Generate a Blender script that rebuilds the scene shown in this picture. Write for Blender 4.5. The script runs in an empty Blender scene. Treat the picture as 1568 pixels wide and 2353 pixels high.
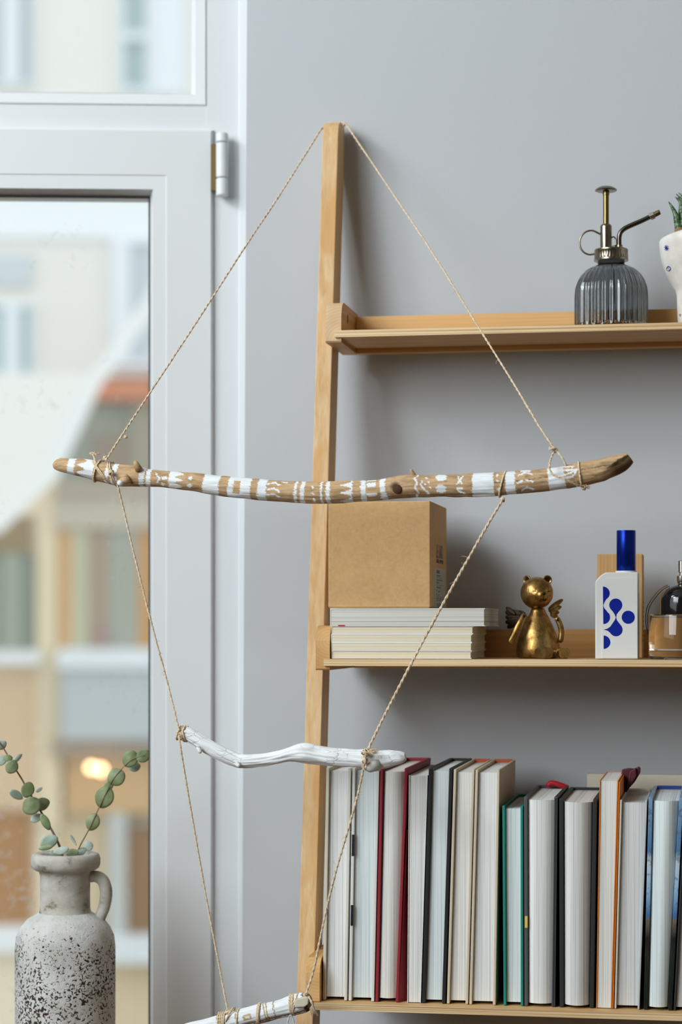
import bpy, bmesh, math, random
from mathutils import Vector, Matrix, noise
random.seed(7)
C = bpy.context.scene.collection
SC = bpy.context.scene

# ------------------------------------------------------------------ camera
TH = math.radians(9.87); F = 5000.0; HZ = 1440.0; ZC = 1.35; CY = -2.3
cam = bpy.data.cameras.new('camera'); co = bpy.data.objects.new('camera', cam); C.objects.link(co)
co.location = (0, CY, ZC); co.rotation_euler = (math.pi/2, 0, TH)
cam.sensor_fit = 'VERTICAL'; cam.sensor_height = 36.0; cam.sensor_width = 24.0
cam.lens = F/2353*36.0
cam.shift_y = (HZ-1176.5)/2353
cam.dof.use_dof = True; cam.dof.focus_distance = 2.11; cam.dof.aperture_fstop = 4.0
cam.clip_start = .05; cam.clip_end = 300
SC.camera = co

# ------------------------------------------------------------------ world, light, exposure
w = bpy.data.worlds.new('sky'); SC.world = w; w.use_nodes = True
nt = w.node_tree; bg = nt.nodes['Background']
tc = nt.nodes.new('ShaderNodeTexCoord'); sep = nt.nodes.new('ShaderNodeSeparateXYZ'); rmp = nt.nodes.new('ShaderNodeValToRGB')
nt.links.new(tc.outputs['Generated'], sep.inputs[0]); nt.links.new(sep.outputs['Z'], rmp.inputs[0])
rmp.color_ramp.elements[0].position = 0.0; rmp.color_ramp.elements[0].color = (.80, .86, .90, 1)
rmp.color_ramp.elements[1].position = 1.0; rmp.color_ramp.elements[1].color = (.92, .96, 1.0, 1)
nt.links.new(rmp.outputs[0], bg.inputs[0]); bg.inputs[1].default_value = 1.9

def area(name, loc, target, sx, sy, power, col):
    l = bpy.data.lights.new(name, 'AREA'); l.shape = 'RECTANGLE'; l.size = sx; l.size_y = sy; l.energy = power; l.color = col
    o = bpy.data.objects.new(name, l); C.objects.link(o); o.location = loc
    o.rotation_euler = (Vector(target)-Vector(loc)).to_track_quat('-Z', 'Y').to_euler()
    return o
area('daylight_side_window', (-2.0, -3.25, 2.62), (-.1, -.1, 1.5), 1.7, 1.7, 76, (.90, .965, 1.0))
area('daylight_near_window', (-2.0, -1.55, 2.95), (-.2, -.08, 1.5), 1.5, .8, 39, (.90, .965, 1.0))
area('daylight_narrow_window', (-2.0, -1.33, 2.74), (-.25, -.08, 1.69), .13, .13, 5, (.93, .975, 1.0))
SC.view_settings.view_transform = 'Standard'; SC.view_settings.look = 'None'
SC.view_settings.gamma = 1.0; SC.view_settings.use_curve_mapping = False
SC.view_settings.exposure = 0.0
SC.cycles.max_bounces = 10; SC.cycles.transparent_max_bounces = 12; SC.cycles.transmission_bounces = 10
SC.cycles.caustics_reflective = False; SC.cycles.caustics_refractive = False
SC.cycles.sample_clamp_indirect = 4.0

# ------------------------------------------------------------------ projection helpers
cT, sT = math.cos(TH), math.sin(TH)
def ray(px, py):
    dx = (px-784)/F; dz = -(py-HZ)/F
    return Vector((dx*cT-sT, dx*sT+cT, dz))
def P(px, py, Y):
    r = ray(px, py); t = (Y-CY)/r.y
    return Vector((0, CY, ZC)) + r*t
def Pt(px, py, t):                     # at axis depth t
    return Vector((0, CY, ZC)) + ray(px, py)*t
def S(px, Y):                          # metres per pixel there
    return (Y-CY)/ray(px, HZ).y/F

# ------------------------------------------------------------------ object helpers
def link(name, me, mat=None, parent=None):
    o = bpy.data.objects.new(name, me); C.objects.link(o)
    if mat is not None:
        for m in (mat if isinstance(mat, (list, tuple)) else [mat]): me.materials.append(m)
    if parent is not None: o.parent = parent
    return o
def rootmat(o):
    m = Matrix.Identity(4)
    while o is not None:
        m = o.matrix_basis @ m; o = o.parent
    return m
def mk(name, V, Fc, mat, parent=None, world=True, smooth=False, recalc=True, org=None):
    """world=True: V are world coordinates and get moved into the parent's frame"""
    V = [Vector(v) for v in V]; loc = Vector((0, 0, 0))
    if parent is not None and world:
        inv = rootmat(parent).inverted(); V = [inv @ v for v in V]
    if parent is None:
        xs = [v.x for v in V]; ys = [v.y for v in V]; zs = [v.z for v in V]
        loc = org or Vector(((min(xs)+max(xs))/2, (min(ys)+max(ys))/2, min(zs))); V = [v-loc for v in V]
    me = bpy.data.meshes.new(name); me.from_pydata([tuple(v) for v in V], [], Fc)
    if recalc:
        bm = bmesh.new(); bm.from_mesh(me); bmesh.ops.recalc_face_normals(bm, faces=bm.faces); bm.to_mesh(me); bm.free()
    if smooth: me.polygons.foreach_set('use_smooth', [True]*len(me.polygons))
    me.update()
    o = link(name, me, mat, parent)
    if parent is None: o.location = loc
    return o
def tag(o, label=None, cat=None, group=None, kind=None):
    if label: o['label'] = label
    if cat: o['category'] = cat
    if group: o['group'] = group
    if kind: o['kind'] = kind
    return o
def thing(name, loc, label, cat, group=None, rz=0, kind=None):
    o = bpy.data.objects.new(name, None); C.objects.link(o); o.location = loc; o.rotation_euler = (0, 0, rz)
    o.empty_display_size = .02
    return tag(o, label, cat, group, kind)
def bevel(o, wd, seg=2):
    me = o.data; bm = bmesh.new(); bm.from_mesh(me)
    bmesh.ops.bevel(bm, geom=list(bm.edges), offset=wd, segments=seg, profile=.6, affect='EDGES')
    bm.to_mesh(me); bm.free(); return o
def autosmooth(o, ang=35):
    me = o.data; bm = bmesh.new(); bm.from_mesh(me)
    for f in bm.faces: f.smooth = True
    for e in bm.edges:
        e.smooth = not (len(e.link_faces) != 2 or e.calc_face_angle(0) > math.radians(ang))
    bm.to_mesh(me); bm.free(); return o
class MB:
    def __init__(s): s.V = []; s.F = []
    def add(s, V, Fc):
        n = len(s.V); s.V += [Vector(v) for v in V]; s.F += [tuple(i+n for i in f) for f in Fc]; return s
    def box(s, a, b):
        x0, y0, z0 = a; x1, y1, z1 = b
        return s.add([(x0,y0,z0),(x1,y0,z0),(x1,y1,z0),(x0,y1,z0),(x0,y0,z1),(x1,y0,z1),(x1,y1,z1),(x0,y1,z1)],
                     [(0,3,2,1),(4,5,6,7),(0,1,5,4),(1,2,6,5),(2,3,7,6),(3,0,4,7)])
    def tube(s, pts, r, n=8, caps=True):
        pts = [Vector(p) for p in pts]; rs = r if isinstance(r, (list, tuple)) else [r]*len(pts)
        base = len(s.V); up = None
        for i, p in enumerate(pts):
            t = (pts[min(i+1, len(pts)-1)]-pts[max(i-1, 0)]).normalized()
            if up is None:
                up = Vector((0, 0, 1)) if abs(t.z) < .9 else Vector((1, 0, 0))
            a = t.cross(up).normalized(); up = a.cross(t).normalized()
            for k in range(n):
                q = 2*math.pi*k/n
                s.V.append(p + (a*math.cos(q)+up*math.sin(q))*rs[i])
        for i in range(len(pts)-1):
            for k in range(n):
                k2 = (k+1) % n
                s.F.append((base+i*n+k, base+i*n+k2, base+(i+1)*n+k2, base+(i+1)*n+k))
        if caps:
            s.F.append(tuple(base+k for k in range(n))[::-1]); e = base+(len(pts)-1)*n
            s.F.append(tuple(e+k for k in range(n)))
        return s
    def lathe(s, prof, c, n=48, axis=None, rib=None):
        """prof [(r,z)], c centre; optional axis matrix; rib(r,z,ang)->r"""
        base = len(s.V); c = Vector(c); M = axis or Matrix.Identity(3); idx = []
        for (r, z) in prof:
            if r < 1e-7:
                s.V.append(c + M @ Vector((0, 0, z))); idx.append([len(s.V)-1]*n); continue
            row = []
            for k in range(n):
                a = 2*math.pi*k/n; rr = rib(r, z, a) if rib else r
                s.V.append(c + M @ Vector((rr*math.cos(a), rr*math.sin(a), z))); row.append(len(s.V)-1)
            idx.append(row)
        for i in range(len(prof)-1):
            for k in range(n):
                k2 = (k+1) % n; f = [idx[i][k], idx[i][k2], idx[i+1][k2], idx[i+1][k]]
                g = []
                for q in f:
                    if q not in g: g.append(q)
                if len(g) >= 3: s.F.append(tuple(g))
        return s
    def ball(s, c, r, n=20, m=12, R=None):
        rx, ry, rz = r if isinstance(r, (tuple, list)) else (r, r, r); base = len(s.V); R = R or Matrix.Identity(3); c = Vector(c)
        prof = [(math.sin(math.pi*j/m), -math.cos(math.pi*j/m)) for j in range(m+1)]
        b = MB(); b.lathe([(max(p, 0), z) for p, z in prof], (0, 0, 0), n)
        return s.add([c + R @ Vector((v.x*rx, v.y*ry, v.z*rz)) for v in b.V], b.F)
    def build(s, name, mat, parent=None, world=True, smooth=False, **k):
        return mk(name, s.V, s.F, mat, parent, world, smooth, **k)
def prism(poly, a, b, axis):           # poly of 2D points extruded along axis 0/1/2 from a to b
    n = len(poly); V = []
    for q in (a, b):
        for (u, v) in poly:
            V.append({0: (q, u, v), 1: (u, q, v), 2: (u, v, q)}[axis])
    Fc = [tuple(range(n))[::-1], tuple(range(n, 2*n))] + [(i, (i+1) % n, n+(i+1) % n, n+i) for i in range(n)]
    return V, Fc
def catmull(pts, step=.004):
    pts = [Vector(p) for p in pts]; out = []
    for i in range(len(pts)-1):
        p0 = pts[max(i-1, 0)]; p1 = pts[i]; p2 = pts[i+1]; p3 = pts[min(i+2, len(pts)-1)]
        n = max(2, int((p2-p1).length/step))
        for k in range(n):
            t = k/n
            out.append(.5*((2*p1)+(p2-p0)*t+(2*p0-5*p1+4*p2-p3)*t*t+(3*p1-p0-3*p2+p3)*t**3))
    out.append(pts[-1]); return out

# ------------------------------------------------------------------ materials
def srgb(h):
    h = h.lstrip('#'); v = [int(h[i:i+2], 16)/255 for i in (0, 2, 4)]
    return tuple(c/12.92 if c <= .04045 else ((c+.055)/1.055)**2.4 for c in v)
class Mt:
    def __init__(s, name, col=(.8, .8, .8), rough=.5, metal=0, spec=None, trans=0, ior=1.45, coat=0):
        s.m = bpy.data.materials.new(name); s.m.use_nodes = True; s.nt = s.m.node_tree; s.b = s.nt.nodes['Principled BSDF']
        if isinstance(col, str): col = srgb(col)
        s.b.inputs['Base Color'].default_value = (*col, 1); s.b.inputs['Roughness'].default_value = rough
        s.b.inputs['Metallic'].default_value = metal; s.b.inputs['Transmission Weight'].default_value = trans; s.b.inputs['IOR'].default_value = ior
        s.b.inputs['Coat Weight'].default_value = coat
        if spec is not None: s.b.inputs['Specular IOR Level'].default_value = spec
        s.co = None
    def n(s, t, **k):
        q = s.nt.nodes.new(t)
        for a, b in k.items(): setattr(q, a, b)
        return q
    def l(s, a, b): s.nt.links.new(a, b)
    def coord(s, scale=(1, 1, 1), rot=(0, 0, 0), out='Object'):
        if s.co is None: s.co = s.n('ShaderNodeTexCoord')
        mp = s.n('ShaderNodeMapping'); mp.inputs['Scale'].default_value = scale; mp.inputs['Rotation'].default_value = rot
        s.l(s.co.outputs[out], mp.inputs[0]); return mp.outputs[0]
    def noise(s, vec, scale=1, detail=2, rough=.5, dist=0):
        q = s.n('ShaderNodeTexNoise'); q.inputs['Scale'].default_value = scale; q.inputs['Detail'].default_value = detail
        q.inputs['Roughness'].default_value = rough; q.inputs['Distortion'].default_value = dist
        s.l(vec, q.inputs['Vector']); return q.outputs['Fac']
    def ramp(s, fac, stops):
        q = s.n('ShaderNodeValToRGB'); s.l(fac, q.inputs[0]); e = q.color_ramp.elements
        while len(e) < len(stops): e.new(.5)
        for i, (p, c) in enumerate(stops):
            if isinstance(c, str): c = srgb(c)
            if isinstance(c, (int, float)): c = (c, c, c)
            e[i].position = p; e[i].color = (*c, 1)
        return q.outputs[0]
    def mix(s, fac, a, b, blend='MIX'):
        q = s.n('ShaderNodeMix'); q.data_type = 'RGBA'; q.blend_type = blend
        for sock, v in ((q.inputs['Factor'], fac), (q.inputs['A'], a), (q.inputs['B'], b)):
            if hasattr(v, 'links'): s.l(v, sock)
            elif isinstance(v, (int, float)): sock.default_value = v
            else: sock.default_value = (*(srgb(v) if isinstance(v, str) else v), 1)
        return q.outputs['Result']
    def color(s, c): s.l(c, s.b.inputs['Base Color']); return s
    def rough(s, f): s.l(f, s.b.inputs['Roughness']); return s
    def bump(s, h, strength=.3, dist=.001):
        q = s.n('ShaderNodeBump'); q.inputs['Strength'].default_value = strength; q.inputs['Distance'].default_value = dist
        s.l(h, q.inputs['Height']); s.l(q.outputs[0], s.b.inputs['Normal']); return s
def plain(name, col, rough=.5, **k):
    m = Mt(name, col, rough, **k); m.bump(m.noise(m.coord(), 900, 2), .06, .0004); return m.m
def wood(name, a, b, axis='Z', ring=.35, patch=None):
    m = Mt(name, a, .5, spec=.35)
    sc = {'Z': (130, 130, 2.2), 'X': (2.2, 130, 130), 'Y': (130, 2.2, 130)}[axis]
    g = m.noise(m.coord(sc), 1, 3, .6, .4)
    c = m.ramp(g, [(.33, b), (.62, a)])
    f = m.noise(m.coord(tuple(q*3.5 for q in sc)), 1, 2, .6)
    c = m.mix(.25, c, m.ramp(f, [(.3, .55), (.7, 1.0)]), 'MULTIPLY')
    if patch:
        p = m.noise(m.coord({'Z': (18, 18, 5), 'X': (5, 18, 18), 'Y': (18, 5, 18)}[axis]), 1, 2, .5, 1.2)
        c = m.mix(m.ramp(p, [(.55, 0.0), (.64, .75)]), c, patch)
    m.color(c); m.bump(g, .18, .0006); return m.m
def endgrain(name, a, b, off=(0, 0, 0), sc=190):
    m = Mt(name, a, .6, spec=.3); q = m.n('ShaderNodeTexWave', wave_type='RINGS', rings_direction='Y')
    q.inputs['Scale'].default_value = sc; q.inputs['Distortion'].default_value = 1.5; q.inputs['Detail'].default_value = 1; q.inputs['Detail Scale'].default_value = .25
    mp = m.n('ShaderNodeMapping'); mp.inputs['Location'].default_value = off
    tcn = m.n('ShaderNodeTexCoord'); m.l(tcn.outputs['Object'], mp.inputs[0]); m.l(mp.outputs[0], q.inputs[0])
    m.color(m.mix(.8, m.ramp(q.outputs[0], [(.15, b), (.6, a)]), m.ramp(m.noise(m.coord((30, 30, 30)), 1), [(.3, b), (.7, a)]))); return m.m

M = {}
mw = Mt('painted_wall', (.545, .565, .59), .75, spec=.3)
nn = mw.noise(mw.coord(), 420, 3, .6); mw.bump(nn, .22, .0012)
mw.color(mw.mix(mw.ramp(mw.noise(mw.coord(), 3, 3), [(.3, 0.0), (.7, .5)]), (.49, .507, .528), (.472, .492, .513))); M['wall'] = mw.m
M['room_wall'] = plain('warm_room_wall', (.30, .25, .19), .8)
M['ceiling'] = plain('white_ceiling', (.45, .44, .42), .8)
M['floor'] = wood('floor_wood', '#6E5238', '#553E28', 'X')
M['upvc'] = plain('white_frame', (.725, .75, .765), .38, spec=.4)
M['gasket'] = plain('black_gasket', (.035, .036, .036), .6)
M['brass_gap'] = plain('hinge_brass', '#8A7650', .4, metal=.5)
M['pine_post'] = wood('pine_post', '#DCBB8C', '#CFA36C', 'Z', patch='#CC9A5C')
M['pine_x'] = wood('pine_apron', '#DDAF74', '#CFA066', 'X')
M['pine_side'] = wood('pine_bracket', '#D2A266', '#B9864A', 'Y')
M['ply_top'] = wood('plywood_face', '#D9B27E', '#CDA26A', 'X')
mp_ = Mt('plywood_edge', '#D8B98E', .6, spec=.3)
g_ = mp_.noise(mp_.coord((3, 3, 900)), 1, 1, .5); mp_.color(mp_.ramp(g_, [(.36, '#B48F60'), (.5, '#D9BC90'), (.62, '#E3CAA0')])); M['ply_edge'] = mp_.m
M['end_a'] = endgrain('endgrain_upper', '#DCC09A', '#C3A077', (-.035, 0, -1.640), 100)
M['end_b'] = endgrain('endgrain_middle', '#D3A973', '#BA8B56', (-.030, 0, -1.335), 100)
M['end_c'] = endgrain('endgrain_lower', '#DDB37C', '#C0904F', (-.028, 0, -1.012), 100)

def pages(name, base, dark, axis='X', k=1.0):
    m = Mt(name, base, .85, spec=.2)
    s1 = {'X': (1500, 2, 6), 'Z': (3, 3, 1500)}[axis]; s2 = {'X': (330, 1, 2), 'Z': (1, 1, 330)}[axis]
    a = m.noise(m.coord(s1), 1, 1, .5); b = m.noise(m.coord(s2), 1, 2, .6)
    c = m.mix(.5*k, base, m.ramp(a, [(.38, dark), (.60, base)])); c = m.mix(.5*k, c, m.ramp(b, [(.35, dark), (.55, base)]), 'MULTIPLY' if False else 'MIX')
    m.color(c); m.bump(a, .35, .0006); return m.m
M['pages'] = pages('page_block_white', '#EBECEA', '#ADAEAB')
M['pages_cool'] = pages('page_block_cool', '#E2EBEB', '#A8B2B1')
M['pages_cream'] = pages('page_block_cream', '#E8E7E1', '#ADABA5')
M['pages_grey'] = pages('page_block_grey', '#DDDDDB', '#9F9E9B')
M['pages_flat'] = pages('page_block_flat', '#E0DED6', '#96938A', 'Z')
M['pages_flat_cream'] = pages('page_block_flat_cream', '#E6DCC3', '#C2B596', 'Z', .5)
for k, c in dict(cream_board='#CFC7B4', white_board='#D9D9D4', white_card='#E7E6E1', red_board='#8E1F2C', dark_red='#3A0E14', black_board='#1C1D1C', beige='#CDBFA8', teal='#14816F',
                 slate='#4C5152', charcoal='#232524', orange='#E8801F', maroon='#4A0F1D', blue='#2F66A6', pale_blue='#8FB0CE', navy='#2A4390', red='#B5182B', orange_red='#B4532F', cap_black='#101112',
                 print_black='#33291f', label='#B9B4A4', print_grey='#6B675C', mark_yellow='#D9C163', paste='#C9C3B6').items():
    M[k] = plain(k, c, .55 if 'black' not in k else .45)
mj = Mt('photo_jacket', '#2F66A6', .3)
sepz = mj.n('ShaderNodeSeparateXYZ'); mj.l(mj.coord(), sepz.inputs[0])
spots = mj.noise(mj.coord((150, 150, 150)), 1, 3, .7)
mrz = mj.n('ShaderNodeMapRange'); mrz.inputs['From Max'].default_value = .235; mj.l(sepz.outputs['Z'], mrz.inputs[0])
cz = mj.ramp(mrz.outputs[0], [(0.0, '#141A14'), (.22, '#20281F'), (.29, '#1A1C1E'), (.36, '#6B6255'), (.38, '#3D6797'), (.48, '#8FB3D4'), (.60, '#BCCAD6'), (.64, '#4A749E'), (.95, '#87A3BD')])
mj.color(mj.mix(mj.ramp(spots, [(.55, 0.0), (.62, .5)]), cz, '#2A2B26')); M['jacket'] = mj.m

mk_ = Mt('kraft_board', '#B8915F', .8, spec=.2)
fk = mk_.noise(mk_.coord((260, 260, 260)), 1, 4, .7); fk2 = mk_.noise(mk_.coord((90, 90, 90)), 1, 3, .6)
mk_.color(mk_.mix(.5, mk_.ramp(fk, [(.3, '#C39A68'), (.7, '#DBB583')]), mk_.ramp(fk2, [(.3, '#CDA371'), (.7, '#D8B27F')]))); mk_.bump(fk, .2, .0004); M['kraft'] = mk_.m
mk2 = Mt('ribbed_kraft', '#B98E5A', .8, spec=.2)
fk = mk2.noise(mk2.coord((1300, 4, 4)), 1, 2, .6); mk2.color(mk2.ramp(fk, [(.35, '#BF9462'), (.65, '#D3AA76')])); M['kraft_rib'] = mk2.m

mg = Mt('antique_gold', '#A8803F', .3, metal=.95)
ga = mg.noise(mg.coord((60, 60, 60)), 1, 4, .7, .5); gb = mg.noise(mg.coord((500, 500, 160)), 1, 3, .7)
cc = mg.mix(.5, mg.ramp(ga, [(.34, '#33210C'), (.5, '#9A7640'), (.66, '#CDAE76')]), mg.ramp(gb, [(.25, '#5B4120'), (.6, '#B38F55')]))
mg.color(cc); mg.rough(mg.ramp(gb, [(.3, .42), (.7, .24)])); mg.bump(gb, .35, .0006); M['gold'] = mg.m
md = Mt('dark_bronze', '#2B1E0F', .5, metal=.7); md.bump(md.noise(md.coord((300, 300, 300)), 1, 3), .4, .0006); M['bronze_dark'] = md.m
M['pewter'] = Mt('pewter', '#8B8272', .26, metal=1.0).m
M['pewter_dark'] = Mt('gunmetal_tube', '#57524A', .22, metal=1.0).m
M['brass_rod'] = Mt('brass_rod', '#86754A', .3, metal=1.0).m
M['chrome'] = Mt('satin_steel', '#B9B7B0', .28, metal=1.0).m
gl = Mt('smoked_glass', (.42, .44, .45), .0, trans=1.0, ior=1.5); M['smoke_glass'] = gl.m
M['clear_glass'] = Mt('clear_glass', (.96, .97, .96), .0, trans=1.0, ior=1.48).m
M['perfume'] = Mt('perfume_liquid', (.985, .965, .93), .0, trans=1.0, ior=1.36).m
M['black_gloss'] = Mt('black_gloss', (.006, .006, .007), .08, coat=.5).m
M['cap_blue'] = Mt('anodised_blue', '#0E2C9A', .28, metal=.75).m
M['white_lacquer'] = plain('white_lacquer', '#DEDEDB', .35)
M['ink_blue'] = plain('printed_blue', '#03208C', .7, spec=.2)
mc = Mt('white_glaze', '#DAD6CD', .35); cn = mc.noise(mc.coord((40, 40, 40)), 1, 3, .6)
mc.color(mc.ramp(cn, [(.35, '#CFCAC0'), (.6, '#E2DFD8')])); mc.bump(mc.noise(mc.coord((55, 55, 55)), 1, 2), .5, .002); M['glaze'] = mc.m
ml = Mt('striped_succulent', '#2F4A2E', .45); q = ml.noise(ml.coord((150, 150, 700)), 1, 2)
ml.color(ml.ramp(q, [(.42, '#1F3A24'), (.60, '#6F8B62')])); M['succulent'] = ml.m
M['dry_leaf'] = plain('dry_base', '#8A6A46', .8)
me_ = Mt('eucalyptus_leaf', '#7F9274', .5, spec=.4); q = me_.noise(me_.coord((60, 60, 60)), 1, 2)
me_.color(me_.ramp(q, [(.35, '#6F7D52'), (.65, '#95A37C')])); M['leaf'] = me_.m
me_ = Mt('pale_leaf', '#AFC0B2', .5, spec=.4); q = me_.noise(me_.coord((60, 60, 60)), 1, 2)
me_.color(me_.ramp(q, [(.35, '#98AC9A'), (.65, '#C3D0C6')])); M['leaf_pale'] = me_.m
M['stem'] = plain('brown_stem', '#7A6450', .6)

mv = Mt('pitted_stoneware', '#B9BAB4', .85, spec=.2)
va = mv.n('ShaderNodeTexVoronoi'); mv.l(mv.coord((1, 1, 1)), va.inputs['Vector']); va.inputs['Scale'].default_value = 260
pit = mv.noise(mv.coord((330, 330, 380)), 1, 3, .6, .5); reg = mv.noise(mv.coord((22, 22, 14)), 1, 3, .6)
sz = mv.n('ShaderNodeSeparateXYZ'); mv.l(mv.coord(), sz.inputs[0])
low = mv.n('ShaderNodeMapRange'); low.inputs['From Min'].default_value = .245; low.inputs['From Max'].default_value = .195; mv.l(sz.outputs['Z'], low.inputs[0])
mul = mv.n('ShaderNodeMath', operation='MULTIPLY'); mv.l(reg, mul.inputs[0]); mv.l(low.outputs[0], mul.inputs[1])
add = mv.n('ShaderNodeMath', operation='MULTIPLY_ADD'); mv.l(mul.outputs[0], add.inputs[0]); add.inputs[1].default_value = .36; mv.l(pit, add.inputs[2])
msk = mv.ramp(add.outputs[0], [(.725, 0.0), (.755, 1.0)])
wash = mv.ramp(mv.noise(mv.coord((45, 45, 25)), 1, 4, .65), [(.3, '#B3B2AB'), (.55, '#CCCCC8'), (.75, '#D6D7D5')])
mv.color(mv.mix(msk, wash, '#3A2E27')); mv.bump(add.outputs[0], .5, -.0015); M['stone'] = mv.m
mv = Mt('stained_stoneware', '#A9A59B', .85, spec=.2)
wash = mv.ramp(mv.noise(mv.coord((40, 40, 60)), 1, 4, .7), [(.33, '#77705F'), (.45, '#B0ABA0'), (.7, '#C8C6BF')])
mv.color(wash); mv.bump(mv.noise(mv.coord((200, 200, 200)), 1, 3), .4, .001); M['stone_neck'] = mv.m

mt = Mt('jute_twine', '#CFB897', .85, spec=.15); q = mt.noise(mt.coord((700, 700, 700)), 1, 2)
mt.color(mt.ramp(q, [(.3, '#C2A884'), (.7, '#E8D8C0')])); M['twine'] = mt.m
M['white_thread'] = plain('white_thread', '#D8DADB', .8)
def stickmat(name, wa, wb, dark, scale=(25, 420, 420), paint='#E4E8EA', crack=False):
    m = Mt(name, wa, .8, spec=.2); at = m.n('ShaderNodeAttribute', attribute_name='paint')
    g = m.noise(m.coord(scale), 1, 4, .65, .3); h = m.noise(m.coord((60, 200, 200)), 1, 3, .6, .6)
    mid = tuple(.45*q+.55*k for q, k in zip(srgb(dark), srgb(wb)))
    base = m.mix(.55, m.ramp(g, [(.3, mid), (.5, wb), (.7, wa)]), m.ramp(h, [(.3, mid), (.55, wa)]))
    pc = m.ramp(g, [(.25, '#C9CCCC'), (.45, paint)])
    sp = m.n('ShaderNodeSeparateColor'); m.l(at.outputs['Color'], sp.inputs[0])
    c = m.mix(sp.outputs[1], base, dark)
    c = m.mix(sp.outputs[0], c, pc)
    if crack:
        vo = m.n('ShaderNodeTexVoronoi', feature='DISTANCE_TO_EDGE'); vo.inputs['Scale'].default_value = 1
        wv = m.n('ShaderNodeVectorMath', operation='ADD'); nz = m.n('ShaderNodeTexNoise'); nz.inputs['Scale'].default_value = 60; m.l(m.coord(), nz.inputs['Vector'])
        sc = m.n('ShaderNodeVectorMath', operation='SCALE'); sc.inputs['Scale'].default_value = 1.6; m.l(nz.outputs['Color'], sc.inputs[0]); m.l(m.coord((62, 150, 150)), wv.inputs[0]); m.l(sc.outputs[0], wv.inputs[1]); m.l(wv.outputs[0], vo.inputs['Vector'])
        ed = m.ramp(vo.outputs['Distance'], [(.0, 0.0), (.045, 1.0)])
        sel = m.ramp(m.noise(m.coord((35, 50, 50)), 1, 2), [(.46, 1.0), (.6, 0.0)])
        k = m.mix(sel, ed, (1, 1, 1)); c = m.mix(.30, c, k, 'MULTIPLY'); m.color(c); m.bump(k, .5, .0009); return m.m
    m.color(c); m.bump(g, .45, .0011); return m.m
M['stick_tan'] = stickmat('painted_driftwood', '#CFB08A', '#B39269', '#38250F')
M['stick_white'] = stickmat('white_driftwood', '#DCDDDB', '#D5D6D4', '#8D8A84', (30, 120, 120), '#E9ECED', True)
M['stick_pale'] = stickmat('striped_driftwood', '#C8B18B', '#AE9468', '#4A3A2A')

# ------------------------------------------------------------------ room shell
wl0 = P(568, 0, 0); wl1 = P(556, 2353, 0)
def xw(z): return wl0.x + (wl1.x-wl0.x)*(z-wl0.z)/(wl1.z-wl0.z)
ZT = 3.7
V = [(xw(0), 0, 0), (2.2, 0, 0), (2.2, 0, ZT), (xw(ZT), 0, ZT), (xw(0), .22, 0), (2.2, .22, 0), (2.2, .22, ZT), (xw(ZT), .22, ZT)]
o = mk('wall_back', V, [(0,1,2,3),(4,7,6,5),(0,3,7,4),(1,5,6,2),(3,2,6,7),(0,4,5,1)], M['wall']); tag(o, kind='structure')
# window frame of reference: plane slightly turned against the shelf wall
WA = TH + math.radians(2.3); WO = P(566, HZ, .035); WO.z = 0
WM = Matrix.Translation(WO) @ Matrix.Rotation(WA, 4, 'Z'); WI = WM.inverted()
def W(px, py, d=0.0):                  # local (u, z) on the plane d towards the room
    a = WI @ Vector((0, CY, ZC)); r = WI.to_3x3() @ ray(px, py); t = (-d-a.y)/r.y; q = a+r*t
    return q.x, q.z
uL = -.95
b = MB()
b.box((-2.3, -.06, 0), (uL, .10, ZT))
o = b.build('wall_window_side', M['wall'], None, smooth=False); o.data.transform(Matrix.Identity(4))
# (local coordinates turned into the window frame)
o.matrix_basis = WM @ Matrix.Translation(o.location); tag(o, kind='structure')
for nm, a, c, m in (('wall_right', (2.2, -5.0, 0), (2.3, .2, ZT), 'room_wall'), ('wall_front', (-2.2, -5.1, 0), (2.3, -5.0, ZT), 'room_wall'),
                    ('ceiling', (-2.2, -5.1, ZT), (2.4, 0, ZT+.1), 'ceiling'), ('floor', (-2.2, -5.1, -.1), (2.4, .3, 0), 'floor')):
    o = MB().box(a, c).build(nm, M[m]); tag(o, kind='structure')
# left wall around its own window opening
wy0, wy1, wz0, wz1 = -4.2, -1.15, 1.5, 3.55
b = MB()
b.box((-2.2, -5.1, 0), (-2.05, wy0, ZT)); b.box((-2.2, wy1, 0), (-2.05, 0, ZT)); b.box((-2.2, wy0, 0), (-2.05, wy1, wz0)); b.box((-2.2, wy0, wz1), (-2.05, wy1, ZT))
o = b.build('wall_left', M['room_wall'], recalc=False); tag(o, kind='structure')

# ---- profiled frames
def loopframe(x0, z0, x1, z1, prof):   # prof (outward offset, d towards room), closed
    V = []; n = len(prof)
    for (o_, d) in prof:
        V += [(x0-o_, -d, z0-o_), (x1+o_, -d, z0-o_), (x1+o_, -d, z1+o_), (x0-o_, -d, z1+o_)]
    Fc = []
    for i in range(n):
        j = (i+1) % n
        for k in range(4):
            k2 = (k+1) % 4; Fc.append((4*i+k, 4*i+k2, 4*j+k2, 4*j+k))
    return V, Fc
win = bpy.data.objects.new('window_1', None); C.objects.link(win); win.matrix_basis = WM; win['kind'] = 'structure'
dr = bpy.data.objects.new('door_1', None); C.objects.link(dr); dr.matrix_basis = WM; dr['kind'] = 'structure'
ux, uz = W(439, 207); jx, _ = W(600, 1000); _, tz = W(300, 318)
zt = 2.86; uo = uL+.07
b = MB(); b.box((ux+.017, 0, 0), (jx, .07, zt+.06)); b.build('jamb', M['upvc'], win, world=False)
b = MB(); b.box((uL, 0, 0), (uo, .07, zt+.06)); b.build('jamb', M['upvc'], win, world=False)
b = MB(); b.box((uo, 0.0005, tz), (ux+.017, .0695, uz-.0165)); b.build('transom', M['upvc'], win, world=False)
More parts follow.
